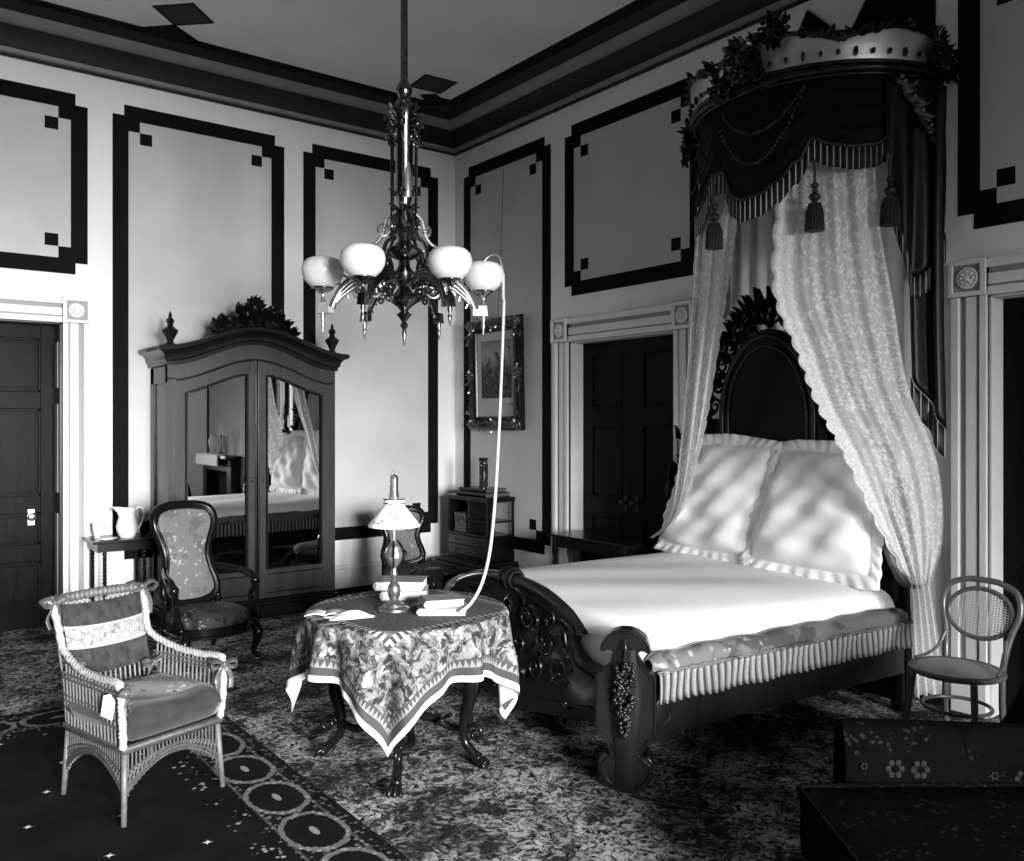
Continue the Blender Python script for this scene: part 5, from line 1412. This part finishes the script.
g = G(); g.bx(-.115, .095, -.105, .105, .17, .19); g.lathe([(.012, .19), (.016, .205), (.004, .215)], (0, 0, 0), 10); g.build('lid', M['mottled'], t2, bevel=.004)
for i, (dx, rz, sz, lab) in enumerate(((0, 0, (.30, .50, .042), 'wide dark flat case lying on the corner cabinet'), (.0, .03, (.26, .44, .036), 'dark flat album on top of the flat case on the corner cabinet'))):
    t2 = book('album' if i else 'flat_case', lab, (5.03, 7.08, .966 + i * .043), rz, sz, 'dark_wood', None, 'book_dark'); t2['category'] = 'album' if i else 'case'
t2 = thing('cylinder_vase', 'tall dark figured cylinder vase standing at the front of the corner cabinet top', 'vase', (4.975, 6.985, 1.046))
g = G(); g.lathe(revolve_hollow([(.046, 0), (.05, .01), (.044, .02), (.044, .27), (.05, .285), (.05, .30)], .006), (0, 0, 0), 24); g.build('vase_body', M['vase_fig'], t2, smooth=45)
t2.location = (4.965, 6.98, 1.046)

# ------------------------------------------------------------------ picture on the right wall
t = thing('picture', 'framed landscape print in an ornate frame hung tilting from the right wall', 'picture', (5.175, 7.03, 1.62)); t.rotation_euler = (0, math.radians(-1.2), 0)
W2, HP = .45, 1.12
def frame_rect(i): return [(0, -W2 + i, i), (0, W2 - i, i), (0, W2 - i, HP - i), (0, -W2 + i, HP - i)]
g = G(); g.sweep(frame_rect(.06), [(-.06, 0), (-.06, .03), (-.04, .05), (-.02, .045), (0, .06), (.03, .055), (.05, .03), (.06, .025), (.06, 0)], (-1, 0, 0), closed=True)
fr_ = g.build('frame', M['bronze'], t, smooth=35)
g = G(); g.sweep(frame_rect(.125), [(-.01, 0), (-.01, .03), (.0, .036), (.012, .02), (.012, 0)], (-1, 0, 0), closed=True); g.build('gilt_slip', M['walnut'], fr_, smooth=40)
R = random.Random(8)
def orn(name, pts, scr):
    g = G()
    for p in pts:
        for q in range(2):
            aa = R.uniform(0, 6.28); g.leaf(p + V((-.045, R.uniform(-.03, .03), R.uniform(-.03, .03))), (0, cos(aa), sin(aa)), (-1, 0, 0), R.uniform(.05, .09), .016, .4, .005)
    for p in scr:
        for d in (1, -1): g.scroll(p + V((-.055, 0, 0)), (0, d, 0), (0, 0, 1), .05, 1.5, .010, d, 0)
    g.build(name, M['gilt'], fr_, smooth=60)
cc = [V(c) for c in frame_rect(.055)]
for k in range(4):
    a, b, z = cc[k], cc[(k + 1) % 4], cc[k - 1]
    orn('corner_ornament', [a.lerp(b, f) for f in (0, .05, .10, .15)] + [a.lerp(z, f) for f in (.05, .10, .15)], [a])
    orn('side_ornament', [a.lerp(b, f) for f in (.42, .46, .5, .54, .58)], [a.lerp(b, .5)])
g = G(); g.sheet(lambda u, v: (-.012, lerp(W2 - .12, -W2 + .12, u), lerp(.12, HP - .12, v)), 1, 1); mo = g.build('mount', M['mount'], t, solid=.004)
g = G(); g.sheet(lambda u, v: (-.0165, lerp(W2 - .21, -W2 + .19, u), lerp(.32, HP - .22, v)), 1, 1); g.build('print', M['print'], mo, solid=.002)
g = G(); g.bx(.0, .012, -W2 + .02, W2 - .02, .02, HP - .02); g.build('backing', M['black'], t)
g = G(); g.tube([(.012, -.02, HP - .05), (.035, -.13, 2.64)], .0025, 5)
g.build('hanging_wire', M['bronze'], t)

# ------------------------------------------------------------------ bedside table between bed and shut door
t = thing('bedside_table', 'long dark low table in front of the shut door behind the bed', 'table', (4.98, 5.30, 0))
g = G(); g.bx(-.20, .20, -.48, .48, .715, .74); g.build('tabletop', M['dark_wood'], t, bevel=.005)
g = G(); g.bx(-.17, .17, -.44, .44, .63, .715); g.build('apron', M['dark_wood'], t, bevel=.004)
for x in (-.155, .155):
    for y in (-.42, .42):
        g = G(); g.lathe([(.014, 0), (.02, .02), (.014, .05), (.022, .3), (.026, .5), (.02, .53), (.028, .58), (.028, .72)], (x, y, 0), 12); g.build('leg', M['dark_wood'], t, smooth=60)

# ------------------------------------------------------------------ bentwood chair
t = thing('bentwood_chair', 'bentwood chair with cane seat and oval cane back by the white door casing', 'chair', (4.43, 2.12, 0), math.radians(-91))
g = G(); E_ = lambda rx, ry, z, n=36: [(rx * cos(2 * PI * k / n), ry * sin(2 * PI * k / n), z) for k in range(n)]
g.tube(E_(.205, .20, .452), .020, 10, closed=True, flat=.8); g.build('seat_ring', M['cane_dark'], t, smooth=180)
g = G(); g.lathe([(.002, .462), (.19, .460), (.19, .464), (.002, .466)], (0, 0, 0), 36, sq=(1, .97)); g.build('cane_seat', M['cane'], t)
for s in (-1, 1):
    g = G(); g.tube([(s * .15, -.135, .44), (s * .17, -.165, .22), (s * .185, -.19, .0)], [.017, .016, .012], 10, 5); g.build('leg', M['cane_dark'], t, smooth=180)
g = G(); g.tube(E_(.158, .158, .27), .010, 8, closed=True); g.build('leg_hoop', M['cane_dark'], t, smooth=180)
bh = [(-.155, .215, .0), (-.145, .17, .22), (-.145, .175, .46), (-.165, .215, .60), (-.195, .245, .73), (-.175, .265, .825), (-.09, .275, .868), (0, .277, .875), (.09, .275, .868), (.175, .265, .825), (.195, .245, .73), (.165, .215, .62), (.145, .175, .46), (.145, .17, .22), (.155, .215, .0)]
g = G(); g.tube(bh, [.013] + [.016] * 13 + [.013], 10, 6); g.build('back_hoop', M['cane_dark'], t, smooth=180)
ov = lambda k, z0=0: (.165 * cos(k), .222 + .05 * (sin(k) * .5 + .5) * 1.0 - .004, .705 + .125 * sin(k))
g = G(); g.tube([ov(2 * PI * k / 36) for k in range(36)], .012, 8, closed=True); iv = g.build('inner_oval', M['cane_dark'], t, smooth=180)
g = G(); g.add([ov(2 * PI * k / 36) for k in range(36)], [tuple(range(36))]); g.build('cane_back', M['cane'], iv, solid=.002)
for s in (-1, 1):
    g = G(); g.tube([(s * .152, .19, .60), (s * .165, .15, .53), (s * .185, .08, .488), (s * .205, -.02, .476)], .008, 8, 5); g.build('brace', M['cane_dark'], t, smooth=180)

# ------------------------------------------------------------------ dark sofa in the lower right corner
t = thing('sofa', 'dark flowered sofa at the lower right corner', 'sofa', (2.663, 1.817, 0), math.radians(-37.3))
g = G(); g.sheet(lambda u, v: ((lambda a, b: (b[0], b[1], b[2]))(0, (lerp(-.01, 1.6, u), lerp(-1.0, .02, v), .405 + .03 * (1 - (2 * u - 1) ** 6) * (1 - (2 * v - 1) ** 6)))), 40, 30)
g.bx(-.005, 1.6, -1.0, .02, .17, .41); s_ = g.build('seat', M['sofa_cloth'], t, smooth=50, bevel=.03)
g = G(); g.tube([(1.55, -1.0, .41), (.02, -1.0, .41), (-.01, -.97, .41), (-.01, -.01, .41), (.02, .02, .41), (1.5, .02, .41)], .011, 6); g.build('piping', M['sofa_cloth'], s_, smooth=180)
g = G(); NB = 30
def sb(u, v):
    x = lerp(.18, 1.6, u); a = v * 2 * PI; h = .615 - .05 * u + .06 * max(0, u - .6); e = min(1, (u * 14 + .5)) ** .5
    cz_, hz = (.20 + h) / 2, (h - .20) / 2
    k = 3.0; c, s = cos(a), sin(a); kk = (abs(c) ** k + abs(s) ** k) ** (-1 / k)
    return (x, .115 + .085 * c * kk * e, cz_ + hz * s * kk * (.9 + .1 * e))
g.sheet(sb, NB, 28); g.add([sb(0, k / 28) for k in range(28)], [tuple(reversed(range(28)))])
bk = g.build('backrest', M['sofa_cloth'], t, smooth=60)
for (x, z, r) in ((.235, .475, .012), (.345, .465, .030), (.435, .462, .030), (.70, .44, .014), (.80, .43, .026)):
    g = G()
    for k in range(6): g.ball((x + r * .8 * cos(k * PI / 3), .030, z + r * .8 * sin(k * PI / 3)), (r * .42, .004, r * .42), 8, 5)
    g.build('embroidered_flower', M['sofa_flower'], bk, smooth=180)
g = G(); g.sheet(lambda u, v: (lerp(.84, 1.6, u), .18 + .17 * cos(v * 2 * PI), .40 + (.36 + .10 * u) * sin(v * 2 * PI) * min(1, u * 5 + .3)), 16, 24); g.add([(.84, .18 + .17 * cos(k * PI / 12), .40 + .36 * sin(k * PI / 12) * .3) for k in range(24)], [tuple(range(24))])
g.build('scroll_end', M['sofa_cloth'], t, smooth=180)
for (x, y) in ((.06, -.92), (.06, -.06), (1.5, -.92), (1.5, -.06)):
    g = G(); g.lathe([(.02, 0), (.026, .02), (.02, .05), (.04, .13), (.045, .19)], (x, y, 0), 12); g.build('leg', M['dark_wood'], t, smooth=60)

# ------------------------------------------------------------------ wicker armchair
t = thing('wicker_chair', 'pale wicker armchair with plush cushions and ribbon bows on the dark rug', 'armchair', (1.055, 4.19, .0125), math.radians(18))
WZ0 = .31; fw, bw, fd, bd = .235, .21, -.255, .245
FL, FR, BRt, BLt = [(-fw, fd), (fw, fd), (bw, bd), (-bw, bd)]
for (x, y) in (FL, FR, BRt, BLt):
    g = G(); g.tube([(x * .97, y * .97, WZ0), (x * 1.04, y * 1.05, 0)], [.014, .012], 8); g.build('leg', M['wicker'], t, smooth=180)
g = G(); g.tube([(x, y, WZ0) for x, y in (FL, FR, BRt, BLt)], .020, 8, closed=True); g.build('seat_frame', M['wicker_brown'], t, smooth=60)
g = G(); g.bx(-.22, .22, -.235, .225, WZ0 - .005, WZ0 + .012); g.build('seat_board', M['wicker_dark'], t)
def braid(g, pts, r, turns):
    P, _ = spline(pts, [0] * len(pts), 10)
    for ph in (0, 2 * PI / 3, 4 * PI / 3):
        out = []
        for i, p in enumerate(P):
            d = (P[min(i + 1, len(P) - 1)] - P[max(i - 1, 0)]).normalized(); q = V((0, 0, 1)) if abs(d.z) < .8 else V((1, 0, 0)); A_ = d.cross(q).normalized(); B_ = d.cross(A_)
            an = turns * 2 * PI * i / (len(P) - 1) + ph; out.append(p + A_ * r * .55 * cos(an) + B_ * r * .55 * sin(an))
        g.tube(out, r * .62, 6)
# skirt panels: slanting rods above an arched edge
def skirt(A_, B_, name):
    A_, B_ = V((*A_, 0)), V((*B_, 0)); g = G(); n = 26
    zb = lambda u: .115 + .125 * sin(PI * u) ** .8
    for k in range(n + 1):
        u = k / n; p = A_.lerp(B_, u); q = A_.lerp(B_, min(1, u + .04)); r = A_.lerp(B_, max(0, u - .04))
        z0 = zb(u); zm = z0 + (WZ0 - z0) * .45
        g.tube([p + V((0, 0, WZ0)), p + V((0, 0, zm))], .0045, 5); g.tube([p + V((0, 0, zm)), q + V((0, 0, z0))], .0045, 5); g.tube([p + V((0, 0, zm)), r + V((0, 0, z0))], .0045, 5)
    for dz in (0, .018): g.tube([A_.lerp(B_, k / 20) + V((0, 0, zb(k / 20) + dz)) for k in range(21)], .008, 6)
    g.tube([A_.lerp(B_, k / 20) + V((0, 0, lerp(zb(k / 20), WZ0, .45))) for k in range(21)], .006, 6)
    g.build(name, M['wicker_brown'], t, smooth=60)
for a, b in ((FL, FR), (FR, BRt), (BRt, BLt), (BLt, FL)): skirt(a, b, 'skirt')
AZ = .585
for s in (-1, 1):
    g = G(); A_, B_ = V((s * fw * 1.02, fd, 0)), V((s * bw * 1.02, bd, 0)); n = 17; zt = lambda u: AZ - .01 + .045 * max(0, u - .6) ** 1.2 * 2
    for k in range(1, n):
        u = k / n; p = A_.lerp(B_, u); g.tube([p + V((0, 0, WZ0)), p + V((s * .012, 0, zt(u)))], .0055, 5)
    for z in (.40, .43, .455): g.tube([A_ + V((s * .005, 0, z)), B_ + V((s * .005, 0, z))], .006, 5)
    for z in (.535, .555): g.tube([A_ + V((s * .012, 0, z)), B_ + V((s * .012, 0, z))], .007, 5)
    ap_ = g.build('arm_panel', M['wicker'], t, smooth=60)
    g = G(); braid(g, [A_ + V((0, 0, .32)), A_ + V((s * .01, -.01, .45)), A_ + V((s * .014, -.004, .57)), A_ + V((s * .014, .03, .595)), A_.lerp(B_, .35) + V((s * .014, 0, .590)), A_.lerp(B_, .7) + V((s * .012, 0, .60)), B_ + V((0, .02, .655)), B_ + V((s * .004, .06, .76)), B_ + V((s * .012, .10, .86))], .0165, 20)
    g.build('braided_rail', M['wicker_pale'], ap_, smooth=60)
g = G(); n = 17; yb = lambda z: bd + .01 + max(0, z - .45) * .26
for k in range(n + 1):
    x = lerp(-bw, bw, k / n); g.tube([(x, bd, WZ0), (x * 1.0, yb(.5), .5), (x * 1.04, yb(.84), .84)], .0055, 5)
for z in (.42, .60, .80): g.tube([(-bw, yb(z), z), (bw, yb(z), z)], .007, 5)
bp = g.build('back_panel', M['wicker'], t, smooth=60)
g = G(); g.tube([(lerp(-bw * 1.08, bw * 1.08, k / 60), yb(.86), .862 + .008 * sin(PI * k / 60)) for k in range(61)], [.020 + (.004 if k % 3 else -.003) for k in range(61)], 8); g.build('wrapped_top_rail', M['wicker'], bp, smooth=60)
# cushions
def puff(nu, nv, fn, uv=None):
    g = G(); g.sheet(fn, nu, nv, uv); return g
def cush_top(u, v, sgn):
    x, y = u * 2 - 1, v * 2 - 1; e = max(0, (1 - abs(x) ** 9) * (1 - abs(y) ** 9)) ** .33
    return (x * (.232 + .012 * sin(v * PI)) , -.292 + (y * .5 + .5) * .50, .405 + sgn * (.072 if sgn > 0 else .075) * e + (.006 * sin(x * 4 + y * 3) if sgn > 0 else 0) * e)
g = G(); g.sheet(lambda u, v: cush_top(u, v, 1), 34, 34, lambda u, v: (u, v)); g.sheet(lambda u, v: cush_top(1 - u, v, -1), 20, 20)
sc = g.build('seat_cushion', [M['velvet_grey'], M['cushion_fig']], t, smooth=180)
for i, p in enumerate(sc.data.polygons):
    c = p.center
    if abs(c.x) < .185 and -.20 < c.y < .19 and c.z > .42: p.material_index = 1
def bc(u, v, sgn):
    x, y = u * 2 - 1, v; e = max(0, (1 - abs(x) ** 6) * (1 - abs(2 * v - 1) ** 6)) ** .5; z = lerp(.515, .835, v)
    return (x * .195, yb(z) - .036 - sgn * .034 * e, z + .012 * x * x)
g = G(); g.sheet(lambda u, v: bc(u, v, 1), 30, 24, lambda u, v: (u, v)); g.sheet(lambda u, v: bc(1 - u, v, -.6), 16, 12, lambda u, v: (.5, .1)); g.build('back_cushion', M['band_cushion'], t, smooth=180)
def bow(p, s=1.0, rot=0.0, seed=0, par=None):
    g = G(); R = random.Random(seed); p = V(p); X_ = V((cos(rot), sin(rot), 0)); Y_ = V((-sin(rot), cos(rot), 0)); Z_ = V((0, 0, 1))
    for sg in (-1, 1):
        loop = [p, p + X_ * sg * .035 * s + Z_ * .022 * s - Y_ * .012, p + X_ * sg * .065 * s + Z_ * .008 * s, p + X_ * sg * .045 * s - Z_ * .018 * s + Y_ * .012, p]
        P, _ = spline(loop, [0] * 5, 6); w = Y_ * .018 * s + Z_ * .006
        g.sheet(lambda u, v: P[min(int(u * (len(P) - 1)), len(P) - 1)] + w * (v * 2 - 1), len(P) - 1, 3)
        tl = [p, p + X_ * sg * .02 * s - Z_ * .03 * s - Y_ * .01, p + X_ * sg * .035 * s - Z_ * .075 * s, p + X_ * sg * .03 * s - Z_ * .12 * s - Y_ * .012]
        P2, _ = spline(tl, [0] * 4, 6)
        g.sheet(lambda u, v: P2[min(int(u * (len(P2) - 1)), len(P2) - 1)] + (X_ * .012 * s + Y_ * .004) * (v * 2 - 1), len(P2) - 1, 3)
    g.ball(tuple(p), (.014 * s, .014 * s, .012 * s), 8, 6)
    return g.build('ribbon_bow', M['ribbon'], t, smooth=180, solid=.002)
bow((-bw * 1.05, yb(.86) - .03, .862), 1.0, .2, 1); bow((bw * 1.02, yb(.86) - .03, .868), 1.15, -.3, 2)
bow((-fw * 1.03, fd - .028, .565), .8, .8, 3); bow((fw * 1.03, fd - .028, .57), .9, -.6, 4); bow((-bw * .98, bd - .09, .60), .9, 1.2, 5); bow((bw * .9, bd - .055, .52), .9, 0, 6)
g = G(); c = V((-fw * 1.06 - .012, fd + .03, .0)); 
g.prism([(-.035, .455), (.02, .44), (.035, .515), (.012, .55), (-.022, .54)], .002, (-fw - .038, fd + .055, 0), V((.35, -.93, 0)), (0, 0, 1)); g.build('paper_tag', M['paper'], t)

# ------------------------------------------------------------------ mantelpiece beside the far door, seen in the wardrobe mirror
t = thing('mantelpiece', 'mantelpiece with dark opening reflected in the left wardrobe mirror', 'fireplace', (5.2, -.45, 0))
g = G()
for y in (-.72, .52): g.bx(-.16, 0, y, y + .2, 0, 1.08); g.bx(-.18, 0, y - .015, y + .215, 0, .14); g.bx(-.18, 0, y - .015, y + .215, .98, 1.05)
g.bx(-.15, 0, -.52, .52, .86, 1.08); g.bx(-.27, 0, -.80, .80, 1.08, 1.13); g.build('surround', M['walnut_dark'], t, bevel=.006)
g = G(); g.bx(-.02, 0, -.52, .52, 0, .86); g.build('firebox', M['black'], t)
g = G()
sc_pts = [(-.28, .95), (-.285, 1.10), (-.26, 1.137), (-.02, 1.137)]
g.sheet(lambda u, v: V((curve_at([(x, 0, z) for x, z in sc_pts], v).x - .004, lerp(-.70, .45, u), curve_at([(x, 0, z) for x, z in sc_pts], v).z + .002)), 24, 18)
o = g.build('mantel_scarf', M['linen'], None, smooth=180, solid=.004, loc=(5.2, -.45, 0)); tag(o, 'white scarf draped over the mantelpiece, seen in the wardrobe mirror', 'scarf')
t = thing('candelabrum', 'three-armed candelabrum on the mantelpiece, seen in the wardrobe mirror', 'candelabrum', (5.07, -.30, 1.145))
g = G(); g.lathe([(.06, 0), (.05, .02), (.015, .05), (.02, .12), (.012, .2), (.018, .3), (.01, .34)], (0, 0, 0), 14)
for s in (-1, 1): g.tube([(0, 0, .2), (0, s * .06, .17), (0, s * .12, .22), (0, s * .13, .3)], .008, 6, 5); g.lathe([(.02, .3), (.025, .31), (.012, .32)], (0, s * .13, 0), 10)
b_ = g.build('stem', M['gilt'], t, smooth=45)
for y, z in ((0, .34), (-.13, .32), (.13, .32)):
    g = G(); g.lathe([(.010, 0), (.010, .13), (.002, .135)], (0, y, z), 10); g.build('candle', M['china'], t, smooth=45)
t = thing('vase', 'pale vase on the mantelpiece, seen in the wardrobe mirror', 'vase', (5.07, -.75, 1.145))
g = G(); g.lathe(revolve_hollow([(.04, 0), (.05, .01), (.03, .05), (.06, .14), (.07, .22), (.04, .30), (.05, .34)], .005), (0, 0, 0), 20); g.build('vase_body', M['china'], t, smooth=180)
POWER = (690, 330); EXPOSURE = 0
# ------------------------------------------------------------------ camera and daylight
cam = bpy.data.cameras.new('camera'); co_ = bpy.data.objects.new('camera', cam); COL.objects.link(co_)
cam.sensor_width = 36; cam.lens = 868 / 1024 * 36; cam.shift_y = -8.5 / 1024; cam.clip_start = .05
co_.location = (0, 0, 1.7); co_.rotation_euler = (PI / 2, 0, math.radians(-37.3)); SC.camera = co_
def area_light(name, loc, size, power, d, spread=PI):
    l = bpy.data.lights.new(name, 'AREA'); l.shape = 'RECTANGLE'; l.size, l.size_y = size; l.energy = power; l.spread = spread
    o = bpy.data.objects.new(name, l); COL.objects.link(o); o.location = loc
    o.rotation_euler = V(d).to_track_quat('-Z', 'Y').to_euler(); return o
for i, ((a, b), p) in enumerate(zip(WIN, POWER)):
    area_light('window_daylight', ((a + b) / 2, YF - .32, (WZ[0] + WZ[1]) / 2), (b - a, WZ[1] - WZ[0]), p, (0, 1, -.36), math.radians(68))
w = bpy.data.worlds.new('sky'); SC.world = w; w.use_nodes = True
w.node_tree.nodes['Background'].inputs[0].default_value = (1, 1, 1, 1); w.node_tree.nodes['Background'].inputs[1].default_value = .5
SC.view_settings.view_transform = 'Standard'; SC.view_settings.look = 'None'; SC.view_settings.gamma = 1
SC.view_settings.use_curve_mapping = False; SC.view_settings.exposure = EXPOSURE
